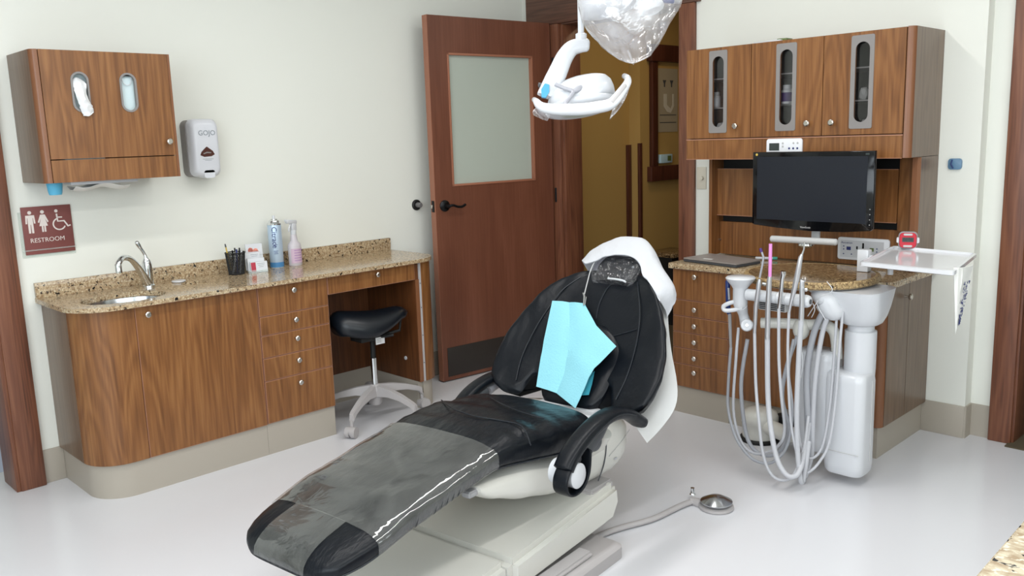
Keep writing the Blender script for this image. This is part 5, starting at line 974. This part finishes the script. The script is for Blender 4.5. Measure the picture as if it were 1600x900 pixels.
cbox('hinge_block', 1.02, 1.16, 0.17, 0.262, 0.155, 0.21, 'lilac', dc, 0.008)
cbox('back_bracket', 1.14, 1.34, -0.09, 0.20, 0.36, 0.44, 'white', dc, 0.02)
cbox('back_support_arm', 1.22, 1.42, -0.06, 0.14, 0.40, 0.52, 'cream', dc, 0.02)
def vprism(name, prof, v0, v1, m_, parent, bev=0.02):
    b = NB(); loft(b, [[ch(u, v0, z) for u, z in prof], [ch(u, v1, z) for u, z in prof]])
    bmesh.ops.bevel(b, geom=[e for e in b.edges], offset=bev, segments=4, affect='EDGES'); return obj(name, b, M[m_], parent, 45)
bs_ = vprism('base_cover', [(0.545, 0.045), (1.12, 0.07), (1.165, 0.13), (1.155, 0.205), (0.545, 0.158)], -0.27, 0.29, 'cream', dc, 0.022)
vprism('front_cover', [(-0.10, 0.004), (0.560, 0.004), (0.560, 0.150), (-0.02, 0.118), (-0.10, 0.08)], -0.285, 0.262, 'cream', dc, 0.018)
b = NB(); o = [(p[0], p[1]) for p in stadium(0.66, 0.09, 0.38, 0.29, 5, 0.03)]; loft(b, [[ch(u, v, 0.0) for u, v in o], [ch(u, v, 0.040) for u, v in o], [ch(0.66+(u-0.66)*0.97, 0.09+(v-0.09)*0.96, 0.050) for u, v in o]]); pl_ = obj('base_plate', b, M['lilac'], dc, 40)
cbox('plate_ridge', 0.50, 0.90, 0.285, 0.345, 0.045, 0.066, 'lilac', dc, 0.008)
# back: plane through (1.22, 0.45) leaning back
BP0 = (1.22, 0.45); BD = (0.6207, 0.7840); BN_ = (-0.7840, 0.6207); VC = 0.03
def bk(s, v, n): return ch(BP0[0]+BD[0]*s+BN_[0]*n, v, BP0[1]+BD[1]*s+BN_[1]*n)
HB = [(-0.04, 0.30), (0.0, 0.345), (0.06, 0.362), (0.12, 0.368), (0.2, 0.358), (0.30, 0.325), (0.373, 0.288), (0.43, 0.252), (0.47, 0.218), (0.51, 0.175), (0.535, 0.135), (0.552, 0.085)]
def bfront(s, v):
    t = (v-VC)/itp(HB, s); return 0.022+0.045*abs(t)**2.4-0.05*max(0, (s-0.42)/0.13)**2
def bk_pt(px, py, off):   # photograph point on the back plane pushed off by off
    N3 = CD*BN_[0]+Vector((0, 0, BN_[1])); P0 = bk(0, 0, off); d = pray(px, py); return CAM+d*((P0-CAM).dot(N3)/d.dot(N3))
def bottom_s(t):
    a = abs(t)
    if a < 0.36: return 0.04
    if a < 0.50: return 0.04+0.05*math.sin((a-0.36)/0.14*PI)
    return -0.03+0.09*max(0, (0.62-a)/0.12)+0.055*max(0, (a-0.88)/0.12)**2
rows_n = 30; b = NB(); rings = []
n = 56
for i in range(rows_n+1):
    q = i/rows_n; r = []
    for k in range(n):
        a = 2*PI*k/n; c, s_ = math.cos(a), math.sin(a); t = math.copysign(abs(c)**0.62, c); hh_ = math.copysign(abs(s_)**0.6, s_)
        sb_ = bottom_s(t); s = sb_+(0.552-sb_)*q; s -= 0.0; h = itp(HB, max(s, -0.04)); v = VC+t*h
        dish = 0.045*abs(t)**2.4; cur = -0.05*max(0, (s-0.42)/0.13)**2; e = 1-0.75*(1 if i in (0, rows_n) else 0)
        wr = 0.007*noise.noise(Vector((v*9, s*7, 2)))*(1 if hh_ > 0 else 0)+0.004*noise.noise(Vector((v*40, s*5, 9)))*(abs(t) > 0.75)
        r.append(bk(s, v, dish+cur+wr+(0.022*hh_*e if hh_ > 0 else 0.055*hh_*e)))
    rings.append(r)
loft(b, rings); back = obj('backrest', b, M['vinyl'], dc, 60)
b = NB(); rings = []
for i in range(17):
    q = i/16; s = -0.035+0.335*q; hw_ = 0.150*math.sqrt(max(0.02, 1-abs(2*q-0.9)**3.2/1.25)) if q < 0.97 else 0.05; r = []
    for k in range(24):
        a = 2*PI*k/24; c, s_ = math.cos(a), math.sin(a); t = math.copysign(abs(c)**0.7, c); v = VC+0.02+t*hw_; e = 0.35 if i in (0, 16) else 1
        r.append(bk(s, v, 0.020+0.018*e*math.copysign(abs(s_)**0.7, s_) + (0.0 if s_ > 0 else -0.03*e)))
    rings.append(r)
loft(b, rings); lum = obj('lumbar_pad', b, M['vinyl'], dc, 60)
b = NB(); pts = []
for i in range(-1, 40):
    q = min(1, max(0, i/38)); a = PI*q; pts.append(bk(-0.02+0.34*math.sin(a)**0.75, VC+0.02-0.158*math.cos(a), 0.030+0.006))
tube(b, pts, 0.0042, 8); obj('piping', b, M['vseam'], back)
def bseam(sv, r=0.0024):
    b = NB(); tube(b, smooth_path([bk(s, v, bfront(s, v)+0.0025) for s, v in sv], 6), r, 6); obj('seam', b, M['vseam'], back)
bseam([(0.525, 0.045), (0.46, 0.035), (0.39, 0.03), (0.33, 0.04)]); bseam([(0.02, 0.25), (0.12, 0.262), (0.24, 0.255), (0.34, 0.235), (0.43, 0.20), (0.50, 0.16)]); bseam([(0.30, 0.235), (0.275, 0.17), (0.262, 0.13)], 0.0018)
bseam([(0.02, -0.20), (0.12, -0.215), (0.24, -0.205), (0.34, -0.18), (0.43, -0.145), (0.50, -0.10)]); bseam([(0.30, -0.185), (0.285, -0.15), (0.275, -0.13)], 0.0018)
# headrest
b = NB(); rings = []
for i in range(13):
    q = i/12; s = 0.505+0.125*q; w_ = 0.098*math.sin(PI*(0.12+0.76*q))**0.45; r = []
    for k in range(28):
        a = 2*PI*k/28; c, s_ = math.cos(a), math.sin(a); e = 0.35 if i in (0, 12) else 1
        r.append(bk(s, 0.045+w_*math.copysign(abs(c)**0.8, c), -0.005-0.02*q+(0.03*e)*math.copysign(abs(s_)**0.8, s_)+0.012*abs(c)**2))
    rings.append(r)
loft(b, rings); hr = obj('headrest', b, M['vinyl'], dc, 60)
b = NB(); box(b, -0.03, 0.03, -0.01, 0.01, -0.12, 0.08)
MM = Matrix((CW, CD*BN_[0]+Vector((0, 0, BN_[1])), CD*BD[0]+Vector((0, 0, BD[1])))).transposed().to_4x4(); MM.translation = bk(0.52, 0.04, -0.05); bmesh.ops.transform(b, matrix=MM, verts=b.verts[:]); obj('headrest_stem', b, M['satin'], dc)
# arms
def band(path, vs, hwid, th, m_, name, parent, k=6, pw=0.7, n=20):
    P = smooth_path([Vector((u, z, v)) for (u, z), v in zip(path, vs if isinstance(vs, list) else [vs]*len(path))], k); rings = []
    for i, p in enumerate(P):
        t_ = P[min(i+1, len(P)-1)]-P[max(i-1, 0)]; l = math.hypot(t_.x, t_.y) or 1; nu, nz = -t_.y/l, t_.x/l
        e = 0.6 if i in (0, len(P)-1) else 1; rings.append([ch(p.x+nu*th*e*math.copysign(abs(math.sin(a))**pw, math.sin(a)), p.z+hwid*e*math.copysign(abs(math.cos(a))**pw, math.cos(a)), p.y+nz*th*e*math.copysign(abs(math.sin(a))**pw, math.sin(a))) for a in [2*PI*j/n for j in range(n)]])
    b = NB(); loft(b, rings); return obj(name, b, M[m_], parent, 60)
ar1 = band([(1.18, 0.43), (1.10, 0.482), (1.03, 0.508), (0.955, 0.515), (0.87, 0.500), (0.80, 0.476), (0.745, 0.445), (0.712, 0.412)], 0.362, 0.034, 0.020, 'vinyl', 'armrest', dc)
band([(0.716, 0.420), (0.694, 0.392), (0.692, 0.360), (0.712, 0.337), (0.748, 0.330), (0.786, 0.342), (0.812, 0.372), (0.822, 0.412), (0.824, 0.452)], 0.366, 0.027, 0.0045, 'vinyl', 'strap_loop', ar1, 6, 0.4)
b = NB(); tube(b, [ch(0.758, 0.30, 0.385), ch(0.758, 0.388, 0.385), ch(0.758, 0.392, 0.385)], [0.040, 0.040, 0.034], 28); obj('arm_end_cap', b, M['white'], ar1, 40)
b = NB(); tube(b, [seam_ for seam_ in smooth_path([ch(u, 0.395, z) for u, z in ((1.10, 0.484), (1.03, 0.510), (0.955, 0.517), (0.87, 0.500), (0.80, 0.474), (0.745, 0.443))], 5)], 0.002, 6); obj('seam', b, M['vseam'], ar1)
b = NB(); tube(b, smooth_path([ch(0.80, 0.33, 0.43), ch(0.87, 0.33, 0.42), ch(0.93, 0.33, 0.45), ch(1.0, 0.32, 0.475), ch(1.04, 0.31, 0.455)], 5), [0.012+0.018*math.sin(PI*min(1, i/20*1.0)) for i in range(21)], 14); obj('lever_cluster', b, M['dgrey'], dc, 60)
b = NB(); bmesh.ops.create_uvsphere(b, u_segments=18, v_segments=12, radius=1)
for v in b.verts: p = ch(0.835+v.co.x*0.036, 0.335+v.co.y*0.028, 0.415+v.co.z*0.036); v.co = p
obj('arm_pivot', b, M['dgrey'], dc, 60)
b = NB(); bmesh.ops.create_uvsphere(b, u_segments=18, v_segments=12, radius=1)
for v in b.verts: p = ch(0.925+v.co.x*0.034, 0.335+v.co.y*0.024, 0.435+v.co.z*0.034); v.co = p
obj('arm_pivot', b, M['dgrey'], dc, 60)
b = NB(); tube(b, [ch(0.935, 0.26, 0.41), ch(0.93, 0.25, 0.35), ch(0.912, 0.243, 0.29)], [0.010, 0.004, 0.002], 8); obj('slot_cover', b, M['black'], dc)
ar2 = band([(1.42, 0.43), (1.34, 0.462), (1.25, 0.478), (1.17, 0.474), (1.10, 0.458), (1.04, 0.430), (0.99, 0.392), (0.965, 0.35)], -0.335, 0.032, 0.018, 'vinyl', 'armrest', dc)
b = NB(); tube(b, smooth_path([ch(1.18, -0.325, 0.435), ch(1.25, -0.325, 0.448), ch(1.33, -0.31, 0.440), ch(1.38, -0.30, 0.42)], 4), 0.017, 14); obj('arm_bracket', b, M['armg'], ar2, 60)
b = NB(); tube(b, smooth_path([ch(1.03, -0.325, 0.40), ch(1.08, -0.325, 0.42), ch(1.16, -0.325, 0.44)], 4), 0.022, 12); obj('lever_cluster', b, M['dgrey'], ar2, 60)
b = NB(); tube(b, [ch(0.97, -0.33, 0.36), ch(1.0, -0.28, 0.30), ch(1.02, -0.22, 0.26)], 0.02, 12); obj('arm_post', b, M['cream'], dc)
b = NB(); tube(b, [ch(1.0, 0.335, 0.44), ch(1.03, 0.29, 0.38), ch(1.05, 0.22, 0.33)], 0.02, 12); obj('arm_post', b, M['cream'], dc)
# plastic sleeve over the leg rest
b = NB(); rings = []
uu = [0.075+0.02*i for i in range(25)]
for j, u in enumerate(uu):
    r = seat_ring(u, 0.0045, 72); c0 = ch(u, 0, itp(TOP, u))
    rings.append([p+Vector((0, 0, 0.0022*noise.noise(Vector((u*30, k*0.25, 4))))) for k, p in enumerate(r)])
loft(b, rings, cap=False)
rings = []
for u in [-0.077, -0.073, -0.06, -0.045, -0.02, 0.01, 0.04, 0.074]:
    r = []
    for k in range(13):
        v = -0.105+0.21*k/12+ (0.02 if False else 0); r.append(ch(u, v, (seat_top(max(u, -0.07), v) if u > -0.075 else 0.330)+0.005))
    rings.append(r)
loft(b, rings, close=False)
sl = obj('plastic_sleeve', b, M['plastic'], None, 70); tag(sl, 'clear plastic sleeve stretched over the leg rest of the chair', 'plastic cover')
# bib, clip, cord
bb_ = thing('dental_bib', 'light blue paper bib clipped to the chair back', 'bib', bk(0.1, 0.0, 0.08))
g = [[(863, 470, .052), (888, 471, .050), (913, 474, .050)], [(856, 503, .052), (889, 506, .062), (932, 509, .070)], [(848, 540, .052), (887, 541, .066), (963, 541, .085)], [(842, 577, .052), (880, 583, .060), (929, 576, .080)], [(838, 604, .050), (868, 613, .052), (899, 638, .075)]]
rows = [[bk_pt(x, y, o) for x, y, o in r] for r in g]; 
def lin(ps, k): return [ps[i].lerp(ps[i+1], j/k) for i in range(len(ps)-1) for j in range(k)]+[ps[-1]]
rows = [lin(r, 5) for r in rows]; cols_ = [lin([rows[i][j] for i in range(5)], 4) for j in range(len(rows[0]))]; rows = [[c[i] for c in cols_] for i in range(17)]
N3 = CD*BN_[0]+Vector((0, 0, BN_[1]))
for i, r in enumerate(rows):
    for j, p in enumerate(r):
        d_ = -0.008*math.exp(-((j-5)/1.1)**2)-0.004*math.exp(-((i-8.5)/0.7)**2)*(j < 6)+0.008*math.exp(-((i-j*0.9-4)/1.0)**2)*(j > 5)
        p += N3*d_
b = NB(); sheet(b, rows, 0.0012); obj('sheet', b, M['bib'], bb_, 20)
b = NB(); r_ = [[bk_pt(x, y, .048) for x, y in q] for q in (((903, 596), (929, 580)), ((900, 608), (925, 600)), ((905, 618), (920, 617)))]; sheet(b, r_, 0.0012); obj('under_layer', b, M['bibd'], bb_)
t = thing('bib_clip', 'metal clip and pale cord holding the bib to the headrest', 'clip', bk(0.4, 0, 0.06))
b = NB(); tube(b, [bk_pt(912, 478, .056), bk_pt(913, 463, .056), bk_pt(911, 458, .056)], [0.003, 0.0045, 0.0035], 8); tube(b, [bk_pt(914, 476, .060), bk_pt(916, 464, .058)], 0.002, 8); obj('clip', b, M['chrome'], t)
b = NB(); tube(b, smooth_path([bk_pt(913, 460, .056), bk_pt(918, 440, .05), bk_pt(923, 422, .05), bk_pt(930, 408, .03), bk_pt(938, 400, .01)], 5), 0.0022, 6); obj('cord', b, M['lgrey'], t)
# headrest wrap
b = NB(); rings = []
for i in range(20):
    q = i/19; s = 0.485+0.15*q; w_ = 0.112*math.sin(PI*(0.14+0.72*q))**0.4; r = []
    for k in range(44):
        a = 2*PI*k/44; c, s_ = math.cos(a), math.sin(a); e = 0.6 if i in (0, 19) else 1; nz_ = 0.010*noise.noise(Vector((q*9, c*5, s_*5)))
        r.append(bk(s, 0.042+(w_+nz_)*math.copysign(abs(c)**0.8, c), -0.003-0.02*q+(0.037*e+nz_)*math.copysign(abs(s_)**0.8, s_)+0.012*abs(c)**2))
    rings.append(r)
loft(b, rings); wr_ = obj('headrest_wrap', b, M['wrap'], None, 0); tag(wr_, 'crinkled clear plastic wrapped round the chair headrest', 'plastic cover')
b = NB(); tube(b, smooth_path([bk_pt(950, 435, .03), bk_pt(960, 436, .034), bk_pt(972, 438, .034), bk_pt(978, 441, .03)], 4), 0.004, 8); t = obj('elastic_band', b, M['white'], None); tag(t, 'white elastic strip at the lower edge of the headrest wrap', 'strap')
# towel over the headrest
tw = thing('white_towel', 'white towel draped over the top of the chair headrest', 'towel', bk(0.6, 0.05, 0))
arch = [((914, 412), (911, 410)), ((930, 408), (924, 395)), ((946, 401), (944, 382)), ((966, 398), (972, 371)), ((986, 401), (1003, 373)), ((999, 412), (1018, 386)), ((1004, 430), (1030, 412)), ((1014, 441), (1051, 449)), ((1031, 470), (1036, 478))]
rows = []
for (a, c) in arch:
    A = bk_pt(a[0], a[1], 0.045); B = bk_pt(c[0], c[1], -0.01); mid = A.lerp(B, 0.5)+N3*0.012
    hk_ = 1.0 if a[0] < 1008 else 0.35
    D_ = B-N3*0.09*hk_+Vector((0, 0, -0.03*hk_)); E_ = D_+Vector((0, 0, -0.06*hk_))
    rows.append([A, mid, B, D_, E_])
rows = resample(rows, 4, 4)
for i, r in enumerate(rows):
    for j, p in enumerate(r): p += N3*0.006*noise.noise(Vector((i*0.35, j*0.3, 7)))
b = NB(); sheet(b, rows, 0.004); obj('towel_cloth', b, M['cloth'], tw, 60)
b = NB(); rows = []
for inner, outer in (((1005, 440), (1045, 462)), ((1015, 480), (1044, 500)), ((1020, 520), (1049, 548)), ((1015, 570), (1058, 600)), ((1005, 615), (1055, 636)), ((990, 645), (1034, 668)), ((984, 652), (1011, 692))):
    A = bk_pt(inner[0], inner[1], -0.085); B = bk_pt(outer[0], outer[1], -0.075); rows.append([A, A.lerp(B, 0.5)+N3*0.01, B])
rows = resample(rows, 4, 4); b = NB(); sheet(b, rows, 0.0015); o = obj('back_drape', b, M['cloth2'], None, 60); tag(o, 'thin white cover hanging behind the right side of the chair back', 'cover')
# ---------------------------------------------------------------- foot control
fx = Vector((2.305, -1.372, 0)); t = thing('foot_control', 'round steel foot pedal on the floor to the right of the chair', 'foot control', fx)
b = NB(); lathe(b, [(0.062, 0), (0.066, 0.004), (0.064, 0.012), (0.05, 0.014)], fx, n=36); obj('base', b, M['lilac'], t)
b = NB(); lathe(b, [(0.045, 0.012), (0.056, 0.022), (0.060, 0.026), (0.060, 0.029), (0.030, 0.045), (0.0, 0.052)], fx, n=40); obj('disc', b, M['steel'], t, 50)
pA = at(1083, 783, 'z', 0.012); b = NB(); tube(b, [pA-(fx-pA).normalized()*0.01, pA+(fx-pA)*0.3], [0.018, 0.024], 12, 0.7); box(b, pA.x-0.012, pA.x+0.035, pA.y-0.016, pA.y+0.016, 0.001, 0.022, 0.005); obj('hose_socket', b, M['lilac'], t)
c = at(1082, 772, 'z', 0.02); b = NB(); lathe(b, [(0.012, 0), (0.008, 0.008), (0.008, 0.026), (0, 0.028)], c, n=14); obj('toggle_post', b, M['chrome'], t)
b = NB(); tube(b, smooth_path([ch(0.98, 0.22, 0.012), ch(1.106, 0.243, 0.012), ch(1.20, 0.275, 0.012), ch(1.32, 0.33, 0.012), at(1062, 791, 'z', 0.012), pA], 5), 0.0125, 12, 0.8); obj('hose', b, M['lilac'], t, 60)
# ---------------------------------------------------------------- operating light
DL = 2.40
lt = thing('operating_light', 'white dental operating light hanging from a ceiling pole', 'dental light', atd(908, 0, DL))
P_ = lambda x, y, d=0.0: atd(x, y, DL+d)
px1 = DL/FPX
c0 = P_(908, 60); b = NB(); tube(b, [Vector((c0.x, c0.y, CEIL-0.03)), Vector((c0.x, c0.y, c0.z))], 0.0085, 16); obj('pole', b, M['white'], lt)
b = NB(); lathe(b, [(0.07, 0), (0.07, -0.03), (0.02, -0.06)], (c0.x, c0.y, CEIL), n=24); obj('ceiling_canopy', b, M['white'], lt)
b = NB(); lathe(b, [(0.015, -0.012), (0.0155, 0.0), (0.0155, 0.016), (0.010, 0.019)], c0+Vector((0, 0, -0.004)), n=20); obj('collar', b, M['white'], lt)
pth = [P_(921, 71), P_(908, 71), P_(893, 76), P_(882, 90), P_(873, 110), P_(864, 130), P_(856, 147), P_(854, 152)]
sp = smooth_path(pth, 5); rad = [0.011, 0.0155]+[0.018+0.010*min(1, i/22) for i in range(len(sp)-3)]+[0.020]
def flat_tube(pts, rads, wdir, wf, n=18, pw=0.75):
    b = NB(); rings = []
    for i, p in enumerate(pts):
        t_ = (pts[min(i+1, len(pts)-1)]-pts[max(i-1, 0)]).normalized(); x = (wdir-t_*wdir.dot(t_)).normalized(); y = t_.cross(x)
        rings.append([p+x*rads[i]*wf*math.copysign(abs(math.cos(a))**pw, math.cos(a))+y*rads[i]*math.copysign(abs(math.sin(a))**pw, math.sin(a)) for a in [2*PI*k/n for k in range(n)]])
    return loft(b, rings)
arm = obj('elbow_arm', flat_tube(sp, rad, fw, 0.85), M['white'], lt, 60)
pf = P_(852, 141, -0.027); b = NB(); cx1 = (P_(858, 141)-P_(848, 141)).normalized(); cy1 = (P_(853, 131)-P_(853, 141)).normalized()
o = [(x*1.25, y*1.1) for x, y in ((-0.008, -0.017), (0.001, -0.019), (0.009, -0.004), (0.009, 0.014), (-0.001, 0.017), (-0.009, 0.002))]
loft(b, [[pf+cx1*x+cy1*y+fw*0.012 for x, y in o], [pf+cx1*x+cy1*y-fw*0.0015 for x, y in o]]); obj('blue_decal', b, M['blue'], arm)
# lamp head: dome above a curved tray with two handles
hx = (P_(970, 140)-P_(850, 160)).normalized(); hc_ = P_(906, 152, 0.02); hz = (Vector((0, 0, 1))-hx*hx.z).normalized(); hy = hz.cross(hx)
tilt = Matrix.Rotation(math.radians(-14), 3, hx); hz = tilt @ hz; hy = tilt @ hy
def H(x, y, z): return hc_+hx*x+hy*y+hz*z
b = NB(); rings = []
for z, sx, sy, ox in ((-0.020, 0.092, 0.080, 0.0), (-0.006, 0.096, 0.084, 0.002), (0.012, 0.092, 0.080, 0.006), (0.030, 0.082, 0.070, 0.012), (0.044, 0.066, 0.055, 0.018), (0.052, 0.045, 0.036, 0.022), (0.0545, 0.012, 0.01, 0.024)):
    rings.append([H(ox+sx*math.copysign(abs(math.cos(a))**0.8, math.cos(a)), sy*math.copysign(abs(math.sin(a))**0.8, math.sin(a)), z) for a in [2*PI*k/36 for k in range(36)]])
loft(b, rings); obj('dome', b, M['white'], lt, 70)
b = NB(); rings = []
for z, s_ in ((-0.020, 1.02), (-0.028, 1.04), (-0.036, 1.0), (-0.040, 0.85)):
    rings.append([H(0.0+0.100*s_*math.cos(a), 0.088*s_*math.sin(a), z) for a in [2*PI*k/36 for k in range(36)]])
loft(b, rings); obj('reflector_rim', b, M['white'], lt, 50)
b = NB(); lathe(b, [(0.06, 0), (0.055, -0.003), (0, -0.004)], H(0, 0, -0.040), hz, 28); obj('lens', b, M['frost'], lt)
def rail(side):
    y = 0.075*side; return [P_(837, 158, -0.02-y*0.7), P_(846, 167, -0.03-y), P_(866, 171, -0.03-y), P_(905, 171, -0.035-y), P_(932, 168, -0.03-y), P_(955, 162, -0.03-y), P_(970, 145, -0.02-y), P_(980, 130, -0.01-y*0.8), P_(980, 122, 0-y*0.5)]
for sd in (1, -1):
    sp2 = smooth_path(rail(sd), 5); b = flat_tube(sp2, [0.0075+0.0085*math.sin(PI*min(1, (i/len(sp2))**0.8)) for i in range(len(sp2))], fw, 1.1, 14); rl = obj('handle_rail', b, M['white'], lt, 60)
b = NB(); tube(b, [P_(838, 158, -0.075), P_(835, 156, 0.0), P_(838, 158, 0.045)], 0.0075, 12); obj('end_grip', b, M['white'], lt)
b = NB(); tube(b, [P_(980, 121, -0.045), P_(976, 119, 0.0), P_(980, 121, 0.045)], 0.008, 12); obj('end_grip', b, M['white'], lt)
b = NB(); sp3 = smooth_path([P_(956, 160, -0.118), P_(966, 148, -0.112), P_(977, 133, -0.100)], 4); b2 = flat_tube(sp3, [0.005]*len(sp3), fw, 1.0, 10); b.free(); obj('grip_pad', b2, M['lilac'], lt, 60)
b = NB(); tube(b, smooth_path([P_(868, 132, -0.055), P_(882, 138, -0.065), P_(895, 143, -0.070), P_(890, 153, -0.085), P_(883, 163, -0.105), P_(886, 173, -0.105)], 4), 0.0055, 10); tube(b, smooth_path([P_(894, 144, -0.070), P_(904, 139, -0.06), P_(912, 133, -0.05)], 4), [0.0055, 0.006, 0.007, 0.008, 0.009, 0.008, 0.006, 0.005, 0.003], 10); obj('yoke', b, M['armg'], lt, 60)
b = NB(); lathe(b, [(0.006, 0), (0.007, 0.008), (0, 0.010)], P_(846, 133, 0.0), -r2, 12); obj('tension_knob', b, M['dgrey'], lt)
for pts, lb in (([[(838, 168), (848, 172), (860, 178)], [(832, 174), (845, 180), (858, 184)], [(834, 180), (846, 186), (855, 189)]], 'scrap of clear barrier film on the left handle of the lamp'),
                ([[(985, 118), (984, 130), (974, 140)], [(984, 135), (976, 150), (962, 160)], [(974, 160), (966, 172), (954, 180)], [(958, 178), (955, 184), (953, 187)]], 'scrap of clear barrier film on the right handle of the lamp')):
    rows = resample([[P_(x, y, -0.06+0.02*noise.noise(Vector((x*0.1, y*0.1, 0)))) for x, y in r] for r in pts], 4, 4); b = NB(); sheet(b, rows, 0.0006); o = obj('barrier_film', b, M['bagfilm'], None, 0); tag(o, lb, 'plastic film')
# ---------------------------------------------------------------- covered ceiling device
DG = 2.25
G_ = lambda x, y, d=0.0: atd(x, y, DG+d)
cv = thing('ceiling_monitor_head', 'rounded white ceiling mounted device covered by a clear bag', 'device', G_(985, 0))
b = NB(); rings = []
for y, xl, xr, dp_ in ((-40, 905, 1040, 0.05), (-10, 905, 1035, 0.07), (5, 907, 1002, 0.07), (16, 908, 975, 0.06), (24, 908, 950, 0.045), (28, 909, 928, 0.02)):
    cxp = (xl+xr)/2; hp = (xr-xl)/2; rings.append([G_(cxp, y)+(G_(cxp+hp, y)-G_(cxp, y))*math.copysign(abs(math.cos(a))**0.8, math.cos(a))+fw*dp_*math.sin(a) for a in [2*PI*k/28 for k in range(28)]])
loft(b, rings); obj('shell', b, M['white'], cv, 60)
b = NB(); rr_ = G_(1020, -5, 0.02); tube(b, [G_(1003, -25, 0.0), G_(1012, -4, -0.01), G_(1018, 14, -0.02), G_(1019, 17, -0.02)], [0.022, 0.030, 0.034, 0.026], 20); obj('side_drum', b, M['white'], cv, 50)
b = NB(); tube(b, [G_(1030, -8, 0.02), G_(1062, -3, 0.03)], 0.016, 14); obj('blue_trim_arm', b, M['lgrey'], cv)
b = NB(); tube(b, [G_(1035, 1, 0.0), G_(1052, 2, 0.01)], 0.006, 10); obj('blue_label', b, M['ink'], cv)
tp_ = G_(960, -40, 0.0); b = NB(); tube(b, [tp_, Vector((tp_.x, tp_.y, CEIL-0.001))], 0.03, 20); obj('ceiling_post', b, M['white'], cv)
b = NB(); rings = []
prof = [(-30, 900, 1075, .11), (-8, 903, 1068, .11), (8, 905, 1064, .105), (20, 907, 1053, .10), (34, 911, 1045, .095), (48, 920, 1041, .09), (60, 930, 1037, .08), (70, 938, 1032, .07), (79, 948, 1024, .055), (86, 956, 1018, .04), (92, 965, 1008, .025), (97, 978, 997, .010), (99, 986, 991, .003)]
prof2 = []
for (a_, b__) in zip(prof, prof[1:]):
    for k in range(3): prof2.append(tuple(a_[i]+(b__[i]-a_[i])*k/3 for i in range(4)))
prof2.append(prof[-1])
for y, xl, xr, dp_ in prof2:
    cxp = (xl+xr)/2; hp = (xr-xl)/2; ring = []
    for k in range(64):
        a = 2*PI*k/64; p = G_(cxp, y)+(G_(cxp+hp, y)-G_(cxp, y))*math.cos(a)+fw*dp_*math.sin(a); f_ = noise.noise(p*14)*0.010+noise.noise(p*38)*0.004+abs(noise.noise(p*22))*0.006
        dr_ = (p-G_(cxp, y)); dr_ = dr_.normalized() if dr_.length > 1e-5 else Vector((0, 0, 0)); ring.append(p+dr_*f_*min(1, dp_*14))
    rings.append(ring)
loft(b, rings, cap=False); o = obj('barrier_bag', b, M['bagfilm'], None, 25); tag(o, 'crinkled clear plastic bag pulled over the ceiling device', 'plastic bag')
b = NB(); tube(b, [G_(981, 78, -0.05), G_(985, 88, -0.04), G_(990, 101, -0.02)], [0.002, 0.003, 0.001], 6); o = obj('bag_tail', b, M['bagfilm'], None); tag(o, 'twisted tail at the bottom of the clear bag over the device', 'plastic bag')
